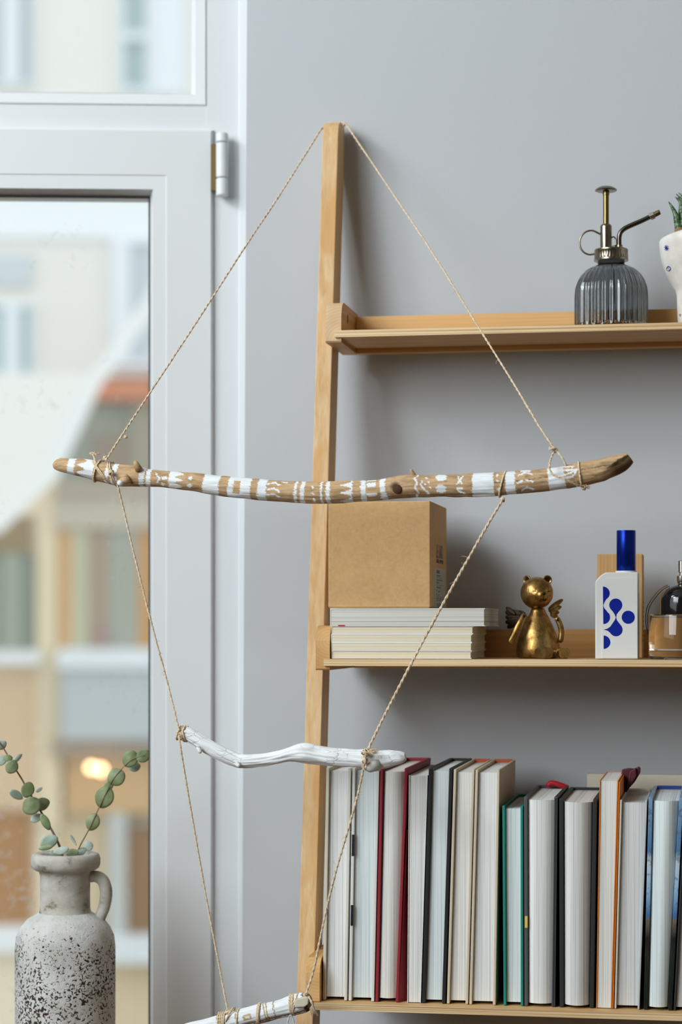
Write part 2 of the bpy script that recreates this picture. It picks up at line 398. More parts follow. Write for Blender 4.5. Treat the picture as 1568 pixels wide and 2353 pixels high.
b = MB(); b.box((uo, 0.0005, zt), (ux+.017, .0695, zt+.06)); b.build('head_rail', M['upvc'], win, world=False)
V, Fc = loopframe(uo+.017, uz, ux, zt-.017, [(0, -.014), (.005, -.001), (.0155, .0013), (.0166, .0008), (.0168, 0), (.0168, -.05), (0, -.05)])
autosmooth(mk('glazing_bead', V, Fc, M['upvc'], win, world=False), 25)
# a raised edge strip along the outer frame
ex0, _ = W(549, 1000); ex1, _ = W(562, 1000)
b = MB(); b.box((ex0, -.002, 0), (jx, 0.001, zt+.06)); autosmooth(bevel(b.build('edge_strip', M['upvc'], win, world=False), .0012), 40)
ix0, _ = W(500, 1000)
# pane material
def panemat():
    m = bpy.data.materials.new('window_glass'); m.use_nodes = True; nt = m.node_tree; nt.nodes.remove(nt.nodes['Principled BSDF']); out = nt.nodes['Material Output']
    tr = nt.nodes.new('ShaderNodeBsdfTransparent'); tr.inputs[0].default_value = (.95, .96, .96, 1)
    gs = nt.nodes.new('ShaderNodeBsdfGlossy'); gs.inputs['Roughness'].default_value = .02
    fr = nt.nodes.new('ShaderNodeFresnel'); fr.inputs[0].default_value = 1.5
    mx = nt.nodes.new('ShaderNodeMixShader'); nt.links.new(fr.outputs[0], mx.inputs[0]); nt.links.new(tr.outputs[0], mx.inputs[1]); nt.links.new(gs.outputs[0], mx.inputs[2])
    df = nt.nodes.new('ShaderNodeBsdfDiffuse'); df.inputs[0].default_value = (.85, .85, .83, 1)
    tcn = nt.nodes.new('ShaderNodeTexCoord'); n1 = nt.nodes.new('ShaderNodeTexNoise'); n1.inputs['Scale'].default_value = 95; n1.inputs['Detail'].default_value = 3
    n2 = nt.nodes.new('ShaderNodeTexNoise'); n2.inputs['Scale'].default_value = 9; n2.inputs['Detail'].default_value = 2
    mu = nt.nodes.new('ShaderNodeMath'); mu.operation = 'MULTIPLY'; rp = nt.nodes.new('ShaderNodeValToRGB')
    for q in (n1, n2): nt.links.new(tcn.outputs['Object'], q.inputs[0])
    nt.links.new(n1.outputs[0], mu.inputs[0]); nt.links.new(n2.outputs[0], mu.inputs[1]); nt.links.new(mu.outputs[0], rp.inputs[0])
    e = rp.color_ramp.elements; e[0].position = .36; e[0].color = (.05, .05, .05, 1); e[1].position = .50; e[1].color = (.2, .2, .2, 1)
    m2 = nt.nodes.new('ShaderNodeMixShader'); nt.links.new(rp.outputs[0], m2.inputs[0]); nt.links.new(mx.outputs[0], m2.inputs[1]); nt.links.new(df.outputs[0], m2.inputs[2])
    nt.links.new(m2.outputs[0], out.inputs[0]); return m
M['pane'] = panemat()
b = MB(); b.box((uo+.01, .026, uz-.008), (ux+.008, .030, zt)); b.build('pane', M['pane'], win, world=False)
# door leaf
lx, lz = W(343, 445); lo, _ = W(490, 1000); _, lt = W(300, 300, .012)
lw = lo-lx; x0 = uo+lw+.004; z0 = .30
V, Fc = loopframe(x0, z0, lx, lz, [(0, -.016), (.0042, .003), (.0188, .0050), (.0193, .0060), (lw-.0025, .0062), (lw, .0030), (lw, -.05), (0, -.05)])
autosmooth(mk('leaf_frame', V, Fc, M['upvc'], dr, world=False), 22)
V, Fc = loopframe(x0, z0, lx, lz, [(-.0016, -.020), (-.0016, -.015), (.0005, -.0145), (.0005, -.020)])
mk('gasket', V, Fc, M['gasket'], dr, world=False)
b = MB(); b.box((x0-.005, .020, z0-.005), (lx+.004, .024, lz+.004)); b.build('pane', M['pane'], dr, world=False)
# hinge
hx0, hz0 = W(497, 455); hx1, hz1 = W(525, 312); _, hm = W(510, 414); _, hm2 = W(510, 333)
hc = (hx0+hx1)/2; hr = (hx1-hx0)/2
hg = bpy.data.objects.new('hinge', None); C.objects.link(hg); hg.parent = dr; hg.location = (hc, -.012, hz0)
for (a, c) in ((0, hm-hz0-.0008), (hm-hz0, hm2-hz0-.0008), (hm2-hz0, hz1-hz0)):
    L = MB(); L.lathe([(0, a), (hr-.001, a), (hr, a+.001), (hr, c-.001), (hr-.001, c), (0, c)], (0, 0, 0), 28)
    autosmooth(L.build('barrel', M['upvc'], hg, world=False), 40)
b = MB(); b.box((-hr-.0055, -.001, .006), (-hr+.002, .011, hz1-hz0-.012)); tag(b.build('hinge_plate', M['brass_gap'], hg, world=False), 'dull brass hinge plate')

# ------------------------------------------------------------------ across the courtyard
TF = 42.0
FMt = Matrix.Translation(Pt(784, HZ, TF)) @ Matrix.Rotation(WA, 4, 'Z')
FI = FMt.inverted()
def Fp(px, py, d=0):
    a = FI @ Vector((0, CY, ZC)); r = FI.to_3x3() @ ray(px, py); t = (-d-a.y)/r.y; q = a+r*t
    return Vector((q.x, -d, q.z))
fac = thing('apartment_house', FMt.translation, 'cream apartment house across the courtyard, blurred behind the balcony door glass', 'house', rz=WA)
def fbox(name, px0, py0, px1, py1, d0, d1, col, parent=fac, rough=.8):  # house colours are paled, the overexposed haze is mixed into them
    key = 'far_'+col.strip('#')
    if key not in M: M[key] = plain(key, col, rough)
    A = Fp(px0, py1, d1); B = Fp(px1, py0, d1)
    loc = Vector((0, 0, 0))
    pp = parent
    if pp is not fac: loc = pp.location
    q = MB(); q.box((A.x-loc.x, -d1-loc.y, A.z-loc.z), (B.x-loc.x, -d0-loc.y, B.z-loc.z))
    return q.build(name, M[key], parent, world=False)
fbox('wall', -900, -1500, 1200, 860, -.5, 0, '#DFDDD6')
fbox('wall', -900, 860, 128, 2700, -.5, 0, '#E6D9C0')
fbox('wall', 128, 860, 1200, 2700, -.5, -.25, '#D8C5A2')
def fwin(px0, py0, px1, py1, glass, frame, fw=9, mull=None, sill=None, trans=None):
    f = fbox('window', px0, py0, px1, py1, .0, .06, glass)
    d = (.06, .14)
    for r in ((px0-fw, py0-fw, px1+fw, py0), (px0-fw, py1, px1+fw, py1+fw), (px0-fw, py0, px0, py1), (px1, py0, px1+fw, py1)): fbox('window_frame', *r, 0, .14, frame, parent=f)
    if mull: fbox('mullion', mull[0], py0, mull[1], py1, .06, .16, frame, parent=f)
    if trans: fbox('mullion', px0, trans[0], px1, trans[1], .06, .16, frame, parent=f)
    if sill: fbox('window_sill', px0-20, sill[0], px1+20, sill[1], 0, .3, '#E6E9EA')
    return f
fwin(-110, -300, 72, 190, '#B4BFC1', '#DCE2E4', 6, (8, 44), None)
fwin(285, -300, 335, 200, '#A3B5B6', '#D6DEE0', 14, None, None, (72, 92)); fbox('shutter', 345, -300, 425, 215, 0, .1, '#DCE2E6')
fbox('cornice', -200, 445, 480, 545, 0, .08, '#E4E9EB'); fbox('lintel', -200, 585, 72, 655, 0, .1, '#C3CBCE')
fwin(-140, 705, 70, 865, '#AFBFC1', '#DBE3E6', 8, (10, 45), (868, 918))
fwin(268, 560, 520, 830, '#BFC8CC', '#DDE1E6', 12, (255, 300), None)
# lower house, right part
fbox('panel', 135, 880, 480, 1110, -.1, .1, '#8E9184'); fbox('panel', 300, 900, 480, 1110, 0, .2, '#96927F')
fbox('panel', 215, 1000, 300, 1110, 0, .15, '#8F8072')
fbox('flower_box', 215, 872, 480, 918, 0, .4, '#C4805F')
fbox('fascia', 125, 1110, 480, 1135, 0, .3, '#AFA492'); fbox('fascia', 125, 1135, 480, 1215, 0, .2, '#BBB3A2')
for i, (a, c, col) in enumerate(((132, 162, '#CFA06A'), (162, 203, '#B8B79B'), (203, 250, '#A2907C'), (250, 316, '#9DA094'), (316, 480, '#BE9159'))):
    fbox('shutter', a, 1215, c, 1490, 0, .12+.02*(i % 2), col)
fbox('shutter', 222, 1440, 246, 1490, 0, .2, '#A28A84')
fbox('balcony_rail', 132, 1490, 480, 1536, 0, .7, '#DDE3E7'); fbox('balcony_panel', 140, 1536, 480, 1700, 0, .6, '#B4BCBD'); fbox('soffit', 120, 1700, 480, 1740, 0, .3, '#A39685')
# left part
fbox('lintel', -100, 1185, 72, 1265, 0, .12, '#93805E')
fwin(-100, 1275, 74, 1490, '#8E978B', '#9AA192', 4, (6, 48), (1495, 1525))
fbox('pilaster', 84, 1080, 138, 1900, 0, .12, '#DCCDAE')
fwin(-100, 1868, 68, 2120, '#A87B4C', '#B48D5D', 6, None, (2128, 2190))
fwin(292, 1895, 480, 2145, '#8E6D48', '#B9BDBA', 4, None, None); fbox('post', 250, 1870, 290, 2150, 0, .3, '#B9BEBB')
fbox('balcony_rail', 225, 2150, 480, 2215, 0, .5, '#D7DDE0'); fbox('panel', 150, 1730, 480, 1870, -.1, .02, '#C6A679')
fbox('ledge', -120, 1540, 84, 1850, 0, .05, '#D2B795')
# lit lamps on the far balcony
lampm = bpy.data.materials.new('warm_lamp'); lampm.use_nodes = True; bb = lampm.node_tree.nodes['Principled BSDF']
bb.inputs['Emission Color'].default_value = (1, .55, .25, 1); bb.inputs['Emission Strength'].default_value = 12
for i, (px, py, r, lab) in enumerate(((210, 1764, 8, 'left'), (232, 1768, 8, 'right'))):
    q = Fp(px, py, .8); lp = MB().ball((0, 0, 0), r*TF/F, 12, 8)
    o = lp.build('lamp_globe', lampm, fac, world=False, smooth=True); o.location = q
# sloping white canvas awning in front of the house
aw = thing('canvas_awning', FMt @ Vector((0, -6, -2)), 'wide white canvas awning sloping down to the left beyond the glass', 'awning', rz=WA)
def awpoly(name, pts, d0, d1, col):
    L = [FMt @ Fp(a, c, d0) for a, c in pts]; K = [FMt @ Fp(a, c, d1) for a, c in pts]; n = len(pts)
    key = 'far_'+col.strip('#')
    if key not in M: M[key] = plain(key, col, .9)
    mk(name, L+K, [tuple(range(n)), tuple(range(2*n-1, n-1, -1))]+[(i, (i+1) % n, n+(i+1) % n, n+i) for i in range(n)], M[key], aw)
awpoly('canvas', [(-500, 855), (245, 858), (130, 1085), (10, 1215), (-500, 1500)], 6.0, 6.15, '#E4E2DC')
awpoly('edge_trim', [(420, 590), (362, 705), (232, 885), (134, 1095), (0, 1225), (-30, 1215), (96, 1080), (196, 880), (330, 690), (395, 560)], 6.15, 6.3, '#E4E6E4')
g = MB().box((-60, 1.5, -9.2), (60, 60, -9.0)).build('ground', plain('courtyard_ground', '#A8A49A', .9)); tag(g, kind='structure')

# ------------------------------------------------------------------ ladder shelf
PYT = -.045; kY = -.15/.94
pT = P(742, 290, PYT); PX0 = pT.x; PW = .0168; PX1 = PX0+PW; ZTOP = P(765, 273, PYT).z
def pyf(z): return PYT + (z-pT.z)*(-kY)      # post front y at height z (leans back going up)
shelf = thing('ladder_shelf', (PX0, -.2, 0), 'tall leaning pine ladder shelf with three loaded boards against the grey-blue wall', 'shelf')
def post(xa, xb):
    n = 14; V = []; rows = []
    D = .040
    zs = [0.0, ZTOP-.020, ZTOP-.012, ZTOP-.006, ZTOP-.002, ZTOP]
    ins = [0, 0, .0012, .004, .009, .016]
    for z, i_ in zip(zs, ins):
        f = pyf(z)
        rows.append([(xa, f+i_, z), (xb, f+i_, z), (xb, f+D-i_*.3, z), (xa, f+D-i_*.3, z)])
    b = MB()
    for r in rows: b.V += [Vector(v) for v in r]
    for i in range(len(rows)-1):
        for k in range(4):
            k2 = (k+1) % 4; b.F.append((4*i+k, 4*i+k2, 4*i+4+k2, 4*i+4+k))
    b.F.append((3, 2, 1, 0)); e = 4*(len(rows)-1); b.F.append((e, e+1, e+2, e+3))
    return bevel(b.build('post', M['pine_post'], shelf), .0009, 2)
post(PX0, PX1)
XR = P(1568, HZ, -.1).x + .17
post(XR, XR+PW)
SH = []
def shelf_unit(left_front, yf_off, thick_px, br_top, br_bot, bl_px, br_px, endm):
    """left_front: px,py of the front top corner of the board"""
    zt_ = None
    # board front depth from the post front there
    z = P(left_front[0], left_front[1], -.12).z; yf = pyf(z)+yf_off
    z = P(left_front[0], left_front[1], yf).z; yf = pyf(z)+yf_off
    s = S(left_front[0], yf); th = thick_px*s
    xa = PX1+.0002; bw = (br_px-bl_px)*s
    yb = -.034                                         # apron front
    # bracket
    zt1 = z+(left_front[1]-br_top)*s; zb1 = z-(br_bot-left_front[1])*s; H = zt1-zb1; yfb = yf+.001
    poly = [(yfb+.0015, zb1), (yfb, zb1+.0015), (yfb, zb1+H*.50), (yfb+.0008, zb1+H*.66), (yfb+.003, zb1+H*.80), (yfb+.0065, zb1+H*.91), (yfb+.012, zb1+H*.98), (yfb+.018, zt1),
            (-.020, zt1), (-.0185, zb1)]
    V, Fc = prism(poly, xa, xa+bw, 0)
    o = mk('bracket', V, Fc, [M['pine_side'], M[endm]], shelf)
    for p in o.data.polygons:
        if p.normal.y < -.3: p.material_index = 1
    V, Fc = prism([(a, c) for a, c in poly], XR-bw-.0002, XR-.0002, 0); mk('bracket', V, Fc, M['pine_side'], shelf)
    # board: rests in a rebate of the brackets
    x0b = xa+bw*.62; x1b = XR-bw*.62
    b = MB(); b.box((x0b, yf-.003, z-th), (x1b, yb-.0005, z))
    o = b.build('shelf_board', [M['ply_top'], M['ply_edge']], shelf)
    for p in o.data.polygons:
        if abs(p.normal.y) > .5: p.material_index = 1
    b = MB(); b.box((xa+bw+.0003, yb, zb1-.0005), (XR-bw-.0003, -.020, zt1-.004))
    bevel(b.build('back_rail', M['pine_x'], shelf), .0008)
    SH.append((z, yf-.003, x0b))
shelf_unit((785, 760), -.043, 15.5, 690, 786, 752, 789, 'end_a')
shelf_unit((757, 1514), -.044, 16, 1437, 1540, 727, 760, 'end_b')
shelf_unit((738, 2305), -.043, 16, 2204, 2306, 703, 735, 'end_c')
# wood screw plug on the upper bracket's inner face
(ZA, YA, _), (ZB, YB, _), (ZD, YD, _) = SH
EPS = .0004
# knot
q = P(803, 731, -.09)
b = MB(); b.ball((PX1+.0002+(789-752)*S(785, YA), YA+.043, q.z), (.0006, .0022, .0050), 12, 8); tag(b.build('knot', M['bronze_dark'], shelf, smooth=True), 'small dark wood knot')

# ------------------------------------------------------------------ upright books on the lower shelf
def hexa(b, xl0, xr0, xl1, xr1, y0, y1, z0, z1):
    return b.add([(xl0,y0,z0),(xr0,y0,z0),(xr0,y1,z0),(xl0,y1,z0),(xl1,y0,z1),(xr1,y0,z1),(xr1,y1,z1),(xl1,y1,z1)],
                 [(0,3,2,1),(4,5,6,7),(0,1,5,4),(1,2,6,5),(2,3,7,6),(3,0,4,7)])
BG = 'upright books on the lower shelf'
def book(tl, tr, bl, br, top, label, cover, pg, soft=False, ct=.0030, depth=.165, yfront=-.218, inset=.0030, bulge=0.0, covr=None, hang=0.0, left=True, right=True, endband=None, name='hardcover_book', open_right=0.0):
    z0 = ZD+EPS
    XL0 = P(bl, 2305, yfront).x; XR0 = P(br, 2305, yfront).x; XL1 = P(tl, top, yfront).x; XR1 = P(tr, top, yfront).x
    z1 = P((tl+tr)/2, top, yfront).z
    g = .0003; XL0 += g; XL1 += g; XR0 -= g; XR1 -= g
    yb = yfront+depth
    t = thing(name, ((XL0+XR0)/2, yfront+depth/2, z0), label, 'book', BG)
    def xx(z, f):                        # f 0..1 across
        k = (z-z0)/(z1-z0); return (XL0+(XL1-XL0)*k), (XR0+(XR1-XR0)*k)
    cw = ct if not soft else .0007
    mats = [M[cover], M[covr or cover]]
    b = MB()
    if left: hexa(b, XL0, XL0+cw, XL1, XL1+cw, yfront, yb, z0, z1)
    nl = len(b.F)
    if right: hexa(b, XR0-cw, XR0, XR1-cw, XR1, yfront, yb, z0, z1)
    nr = len(b.F)
    hexa(b, XL0+(cw if left else 0), XR0-(cw if right else 0), XL1+(cw if left else 0), XR1-(cw if right else 0), yb-cw, yb, z0, z1)
    o = b.build('cover', mats, t)
    for i, p in enumerate(o.data.polygons):
        if nl <= i < nr: p.material_index = 1
    if not soft:
        bevel(o, .0007, 2)
    # page block with many columns so that the fore-edge can curve
    ins = inset if not soft else .0004
    zA = z0+ins; zB = z1-ins; n = 14; V = []
    def row(z, y_off):
        a, c = xx(z, 0); a += cw*(1 if left else 0)+.0002; c -= cw*(1 if right else 0)+.0002; R = []
        for i in range(n+1):
            f = i/n; R.append((a+(c-a)*f, yfront+ins+.0006 - bulge*(1-(2*f-1)**2) + hang*0 , z))
        return R, a, c
    lo_, a0, c0 = row(zA, 0); hi, a1, c1 = row(zB, 0)
    V = lo_+hi+[(a0, yb-cw-.0004, zA), (c0, yb-cw-.0004, zA), (a1, yb-cw-.0004, zB), (c1, yb-cw-.0004, zB)]; m = 2*(n+1)
    Fc = [(i, i+1, n+2+i, n+1+i) for i in range(n)]
    Fc += [tuple([m]+list(range(n+1))[::1]+[m+1])[::-1], tuple([m+2]+[n+1+i for i in range(n+1)]+[m+3]), (0, n+1, m+2, m), (n, m+1, m+3, 2*n+1), (m, m+2, m+3, m+1)]
    autosmooth(mk('pages', V, Fc, M[pg], t), 50)
    if endband:
        a, c = xx(zB, 0); bb_ = MB(); bb_.box((a+cw, yb-cw-.004, zB-.002), (c-cw, yb-cw-.0003, z1+.0006)); tag(bb_.build('endband', M[endband], t), '%s endband' % endband.replace('_', ' '))
    return t, (XL0, XR0, XL1, XR1, z0, z1, yfront, yb)
b1, i1 = book(749.5, 808, 740.6, 798.6, 1765, 'white hardcover book nearest the ladder post, under the white stick', 'cream_board', 'pages', covr='white_board')
b2, i2 = book(809.5, 873, 800.5, 861, 1765, 'white hardcover book second from the ladder post, black marks on its left edge', 'white_board', 'pages_cool')
for (a, c) in ((1918, 1967), (2080, 2127)):                          # black printing that wraps round the cover edge
    q0 = P(801+(2305-a)*.0167, a, -.2195); q1 = P(801+(2305-c)*.0167, c, -.2195)
    V, Fc = [], []
    b = MB(); hexa(b, q1.x+.0006, q1.x+.0032, q0.x+.0006, q0.x+.0032, -.2186, -.2178, q1.z, q0.z); tag(b.build('printed_mark', M['cap_black'], b2), 'black printed mark')
b3, i3 = book(873.5, 938, 862, 917, 1765, 'dark red hardcover book with its boards spread, right of the white books', 'red_board', 'pages_cream', bulge=.004, depth=.172, inset=.0035)
b = MB(); hexa(b, i3[0]+.0030, i3[0]+.0036, i3[2]+.0030, i3[2]+.0036, -.2165, -.06, i3[4], i3[5]-.002); b.build('board_lining', M['dark_red'], b3)
# flared right board
b = MB(); b.add([(i3[1], -.2182, i3[4]), (P(934, 2305, -.2182).x, -.20, i3[4]), (i3[1], -.17, i3[4]), (i3[3]-.0008, -.2182, i3[5]-.060), (i3[3]+.0004, -.20, i3[5]-.060), (i3[3], -.17, i3[5]-.060)],
                 [(0, 1, 2), (3, 5, 4), (0, 3, 4, 1), (1, 4, 5, 2), (2, 5, 3, 0)])
b.build('flared_board', M['red_board'], b3)
b4, i4 = book(939.5, 984, 935.5, 968, 1782, 'coverless-looking white paperback book between the red book and the black book', 'white_card', 'pages', soft=True, name='paperback_book', bulge=.001)
b5, i5 = book(985, 1042, 969, 1025, 1765, 'black hardcover book with scuffed corners left of two beige books', 'black_board', 'pages_cool', ct=.0036)
b6, i6 = book(1042.5, 1092, 1026.5, 1077, 1768, 'beige hardcover book with orange-red lining, touching the black book', 'beige', 'pages_cream', ct=.0026, endband='orange_red')
b7, i7 = book(1092.5, 1149.5, 1078, 1140, 1769, 'beige hardcover book with orange-red lining, standing left of the teal book', 'beige', 'pages', ct=.0026, endband='orange_red')
b8, i8 = book(1154, 1203.5, 1157, 1204, 1852, 'short teal hardcover book', 'teal', 'pages_cool', ct=.0026, depth=.15)
b9, i9 = book(1204, 1283, 1205, 1277, 1831, 'slate grey hardcover book with a red ribbon on top', 'slate', 'pages', ct=.0034, depth=.155, bulge=.005, covr='charcoal')
b = MB(); pts = [Vector(((i9[2]+i9[3])/2-.004, i9[7]-.012, i9[5]-.001)), Vector(((i9[2]+i9[3])/2-.002, i9[7]-.012, i9[5]+.0030)), Vector(((i9[2]+i9[3])/2+.006, i9[7]-.012, i9[5]+.0018)), Vector(((i9[2]+i9[3])/2+.016, i9[7]-.010, i9[5]-.002))]
b.tube(catmull(pts, .002), .0028, 8); tag(b.build('ribbon', M['red'], b9, smooth=True), 'bright red ribbon bookmark')
b = MB(); q0 = P(1206, 2105, -.2187); q1 = P(1206, 2132, -.2187); b.box((i9[0]+.0004, -.2186, q1.z), (i9[0]+.0030, -.2178, q0.z)); tag(b.build('label_sticker', M['mark_yellow'], b9), 'small yellow sticker')
b10, i10 = book(1285, 1374, 1286, 1366, 1836, 'thick black hardcover book with bulging pages, left of the orange paperback', 'charcoal', 'pages_grey', ct=.0040, depth=.155, bulge=.009, inset=.0028)
b11, i11 = book(1378, 1422, 1370, 1407, 1794, 'tall slim paperback book with orange covers', 'orange', 'pages_cream', soft=True, depth=.13, name='paperback_book')
b = MB(); hexa(b, i11[1]+.0001, i11[1]+.0016, i11[3]+.0001, i11[3]+.0016, -.2170, -.10, i11[4], i11[5]-.001); b.build('back_cover', M['orange'], b11)
b12, i12 = book(1425, 1489, 1412, 1471, 1838, 'grey-paged book with a pale blue right board, right of the orange paperback', 'paste', 'pages_grey', ct=.0018, depth=.15, covr='pale_blue')
b13, i13 = book(1490.5, 1572, 1479, 1546, 1833, 'blue photo-jacket hardcover book nearest the right edge, navy lining', 'jacket', 'pages_cool', ct=.0040, depth=.155, bulge=.006, endband='navy')
b14, i14 = book(1573, 1625, 1548, 1605, 1838, 'pale-paged book cut off by the right edge of the photo, lower shelf', 'charcoal', 'pages_grey', ct=.002, depth=.15)
# maroon fan of cloth between books 11 and 12
mr = thing('maroon_cloth', P(1440, 1820, -.13), 'crumpled dark maroon cloth bookmark sticking up behind the orange paperback', 'bookmark')
def cloth(pts, dpt, yo):
    n = len(pts); V = []
    for (a, c) in pts: V.append(P(a, c, yo))
    for (a, c) in pts: V.append(P(a, c, yo)+Vector((0, dpt, 0)))
    return V, [tuple(range(n)), tuple(range(2*n-1, n-1, -1))]+[(i, (i+1) % n, n+(i+1) % n, n+i) for i in range(n)]
for pts, yo in (([(1430, 1768), (1446, 1765), (1457, 1766), (1450, 1800), (1440, 1822), (1428, 1836), (1425, 1800)], -.120), ([(1457, 1766), (1464, 1764), (1468, 1761), (1473, 1765), (1472, 1776), (1460, 1796), (1446, 1812), (1440, 1822)], -.126), ([(1448, 1772), (1462, 1765), (1463, 1783), (1450, 1806), (1440, 1815)], -.130)):
    V, Fc = cloth(pts, .004, yo); bevel(mk('fold', V, Fc, M['maroon'], mr), .0009, 2)
b = MB(); A = P(1350, 1778, -.045); B = P(1700, 1778, -.045)
b.box((A.x, -.047, ZD+EPS), (B.x, -.037, A.z)); wb = thing('picture_book', (A.x+.1, -.042, ZD+EPS), 'large pale board book standing behind the row, right side, only its top showing', 'book')
bevel(b.build('cover', M['cream_board'], wb), .0006)

# ------------------------------------------------------------------ flat pile on the middle shelf
def flat_book(x0, x1, yf, yb, z0, z1, label, cover, pg, name='paperback_book', grp=None, red=False, ct=.0008):
    t = thing(name, ((x0+x1)/2, (yf+yb)/2, z0), label, 'book', grp)
    b = MB(); b.box((x0, yf, z0), (x1, yb, z0+ct)); b.box((x0, yf, z1-ct), (x1, yb, z1)); b.box((x0, yf, z0+ct), (x0+ct, yb, z1-ct))
    b.build('cover', M[cover], t, recalc=False)
    b = MB(); b.box((x0+ct+.0002, yf+.0003, z0+ct+.0001), (x1-.0010, yb-.0006, z1-ct-.0001)); b.build('pages', M[pg], t)
    if red:
        b = MB(); b.box((x0+.008, yf-.0002, z0), (x0+.015, yf+.0004, z0+.0012)); tag(b.build('printed_mark', M['red'], t), 'small red mark')
    return t
PYF = YB+.006; PG = 'flat pile of pale books under the kraft box'
sB = S(900, PYF); zb = ZB+EPS
hts = [(1513, 1496, 762, 1084, 'thin cream-paged book at the bottom of the flat pile'), (1495.7, 1476, 762, 1085, 'thin cream-paged book second from the bottom of the flat pile'), (1475.7, 1457, 761, 1085, 'thin cream-paged book in the middle of the flat pile'), (1456.7, 1438.5, 762, 1088, 'thin cream-paged book directly beneath the thick white one')]
z = zb
for i, (yb_, yt_, xa, xb, lab) in enumerate(hts):
    h = (yb_-yt_)*sB; off = [0.0008, 0, .0006, .0012][i]
    flat_book(P(xa, 1480, PYF).x, P(xb, 1480, PYF).x, PYF+off, PYF+.128-off*2, z, z+h, lab, 'white_card', 'pages_flat_cream', grp=PG); z += h+.0001
h = 41*sB
flat_book(P(759, 1420, PYF).x, P(1115, 1420, PYF).x, PYF, -.0345, z, z+h, 'thick white paperback book on top of the flat pile, bearing the kraft box', 'white_card', 'pages_flat', grp=PG, red=True); z += h
zbox = z+EPS

# ------------------------------------------------------------------ kraft box
byf = YB+.010; xa = P(754.5, 1300, byf).x; xb = P(989, 1300, byf).x; bh = P(870, 1152, byf).z-zbox
kb = thing('cardboard_box', ((xa+xb)/2, byf+.06, zbox), 'large square kraft cardboard box on top of the flat pile of books', 'box')
b = MB(); b.box((xa, byf, zbox+.0006), (xb, -.040, zbox+bh)); bevel(b.build('carton', M['kraft'], kb), .0014, 3)
b = MB(); b.box((xa+.001, byf+.001, zbox), (xb-.001, -.041, zbox+.0005)); b.build('base_flap', M['kraft'], kb)
# printing on the right side
def text(body, size, loc, mat, parent, name='lettering', font_scale=(1, 1), axis='side'):
    cu = bpy.data.curves.new('t', 'FONT'); cu.body = body; cu.size = size; cu.fill_mode = 'BOTH'; cu.extrude = .00005; cu.offset = size*.012
    ob = bpy.data.objects.new('t', cu); C.objects.link(ob); dg = bpy.context.evaluated_depsgraph_get()
    me = bpy.data.meshes.new_from_object(ob.evaluated_get(dg)); bpy.data.objects.remove(ob)
    V = [Vector(loc)+Vector((v.co.z, v.co.x*font_scale[0], v.co.y*font_scale[1])) for v in me.vertices]
    Fc = [tuple(p.vertices) for p in me.polygons]
    return mk(name, V, Fc, mat, parent, recalc=False)
def sideY(px, py):                     # point on the plane x = xb
    r = ray(px, py); t = xb/r.x if abs(r.x) > 1e-6 else 0; return Vector((0, CY, ZC))+r*t
tx = xb+.0001
def sy(px): # y on plane x=xb for picture column px
    r = ray(px, HZ); k = (xb)/(r.x); return CY+r.y*k
ya, yb2 = sy(1003), sy(1019)
zz = P(1003, 1281, ya).z; hh = P(1003, 1250, ya).z-zz
text('LE LABO', .02, (tx, ya, zz), M['print_black'], kb, font_scale=((yb2-ya)/.083, hh/.0142))
zz = P(1003, 1293, ya).z
text('GRASSE - NEW YORK', .008, (tx, ya, zz), M['print_black'], kb, font_scale=((yb2-ya)/.078, (P(1003, 1284, ya).z-zz)/.0057))
y0l, y1l = sy(998), sy(1023.5); zl1 = P(998, 1303.5, y0l).z
lb = MB().box((xb-.0004, y0l, zbox+.001), (xb+.0002, y1l, zl1)).build('paper_label', M['label'], kb)
tx = xb+.0003
def lz_(py): return P(1003, py, ya).z
text('SANTAL', .01, (tx, sy(1003), lz_(1317)), M['print_grey'], kb, font_scale=((sy(1012)-sy(1003))/.042, (lz_(1309)-lz_(1317))/.0072))
b = MB()
for (pa, pb, py, hpx) in ((1003, 1012, 1324, 3), (1003, 1018.5, 1327.5, .8), (1003, 1016, 1334, 3), (1003, 1009, 1340, 3), (1003, 1018.5, 1344.5, .8), (1003, 1013, 1351, 3), (1003, 1004.5, 1358, 3), (1007, 1011, 1360, 3), (1003, 1004.5, 1368, 3), (1007, 1009, 1368.5, 3), (1003, 1018.5, 1371.5, .8), (1003, 1018, 1376, 2), (1003, 1015, 1380, 2), (1003, 1019, 1389, 2), (1003, 1018, 1393, 1.6)):
    b.box((xb+.0001, sy(pa), lz_(py)), (xb+.0003, sy(pb), lz_(py-hpx)))
b.build('small_print', M['print_grey'], kb, recalc=False)

# ------------------------------------------------------------------ winged bear figurine
byc = YB+.072; s = S(1235, byc)
def B2(px, py, dy=0.0):                # point with depth offset in metres from the bear's plane
    return P(px, py, byc+dy)
bear = thing('bear_figurine', (P(1238, 1510, byc).x, byc, ZB+EPS), 'sitting gold bear figurine with small wings on the middle shelf', 'figurine')
c = B2(1237, 1510); c.z = ZB+EPS
prof = [(0, 0), (44, 0), (48, 3), (50, 12), (50, 24), (47, 40), (42, 57), (35, 74), (27, 90), (20, 101), (17, 108), (15, 114), (0, 116)]
L = MB(); L.lathe([(r*s, z*s) for r, z in [(0, 0)]+[p for p in prof[1:]]], c, 40)
Rb = L.build('body', M['gold'], bear, smooth=True)
hc_ = B2(1234.3, 1362.5); hr_ = 37.6*s
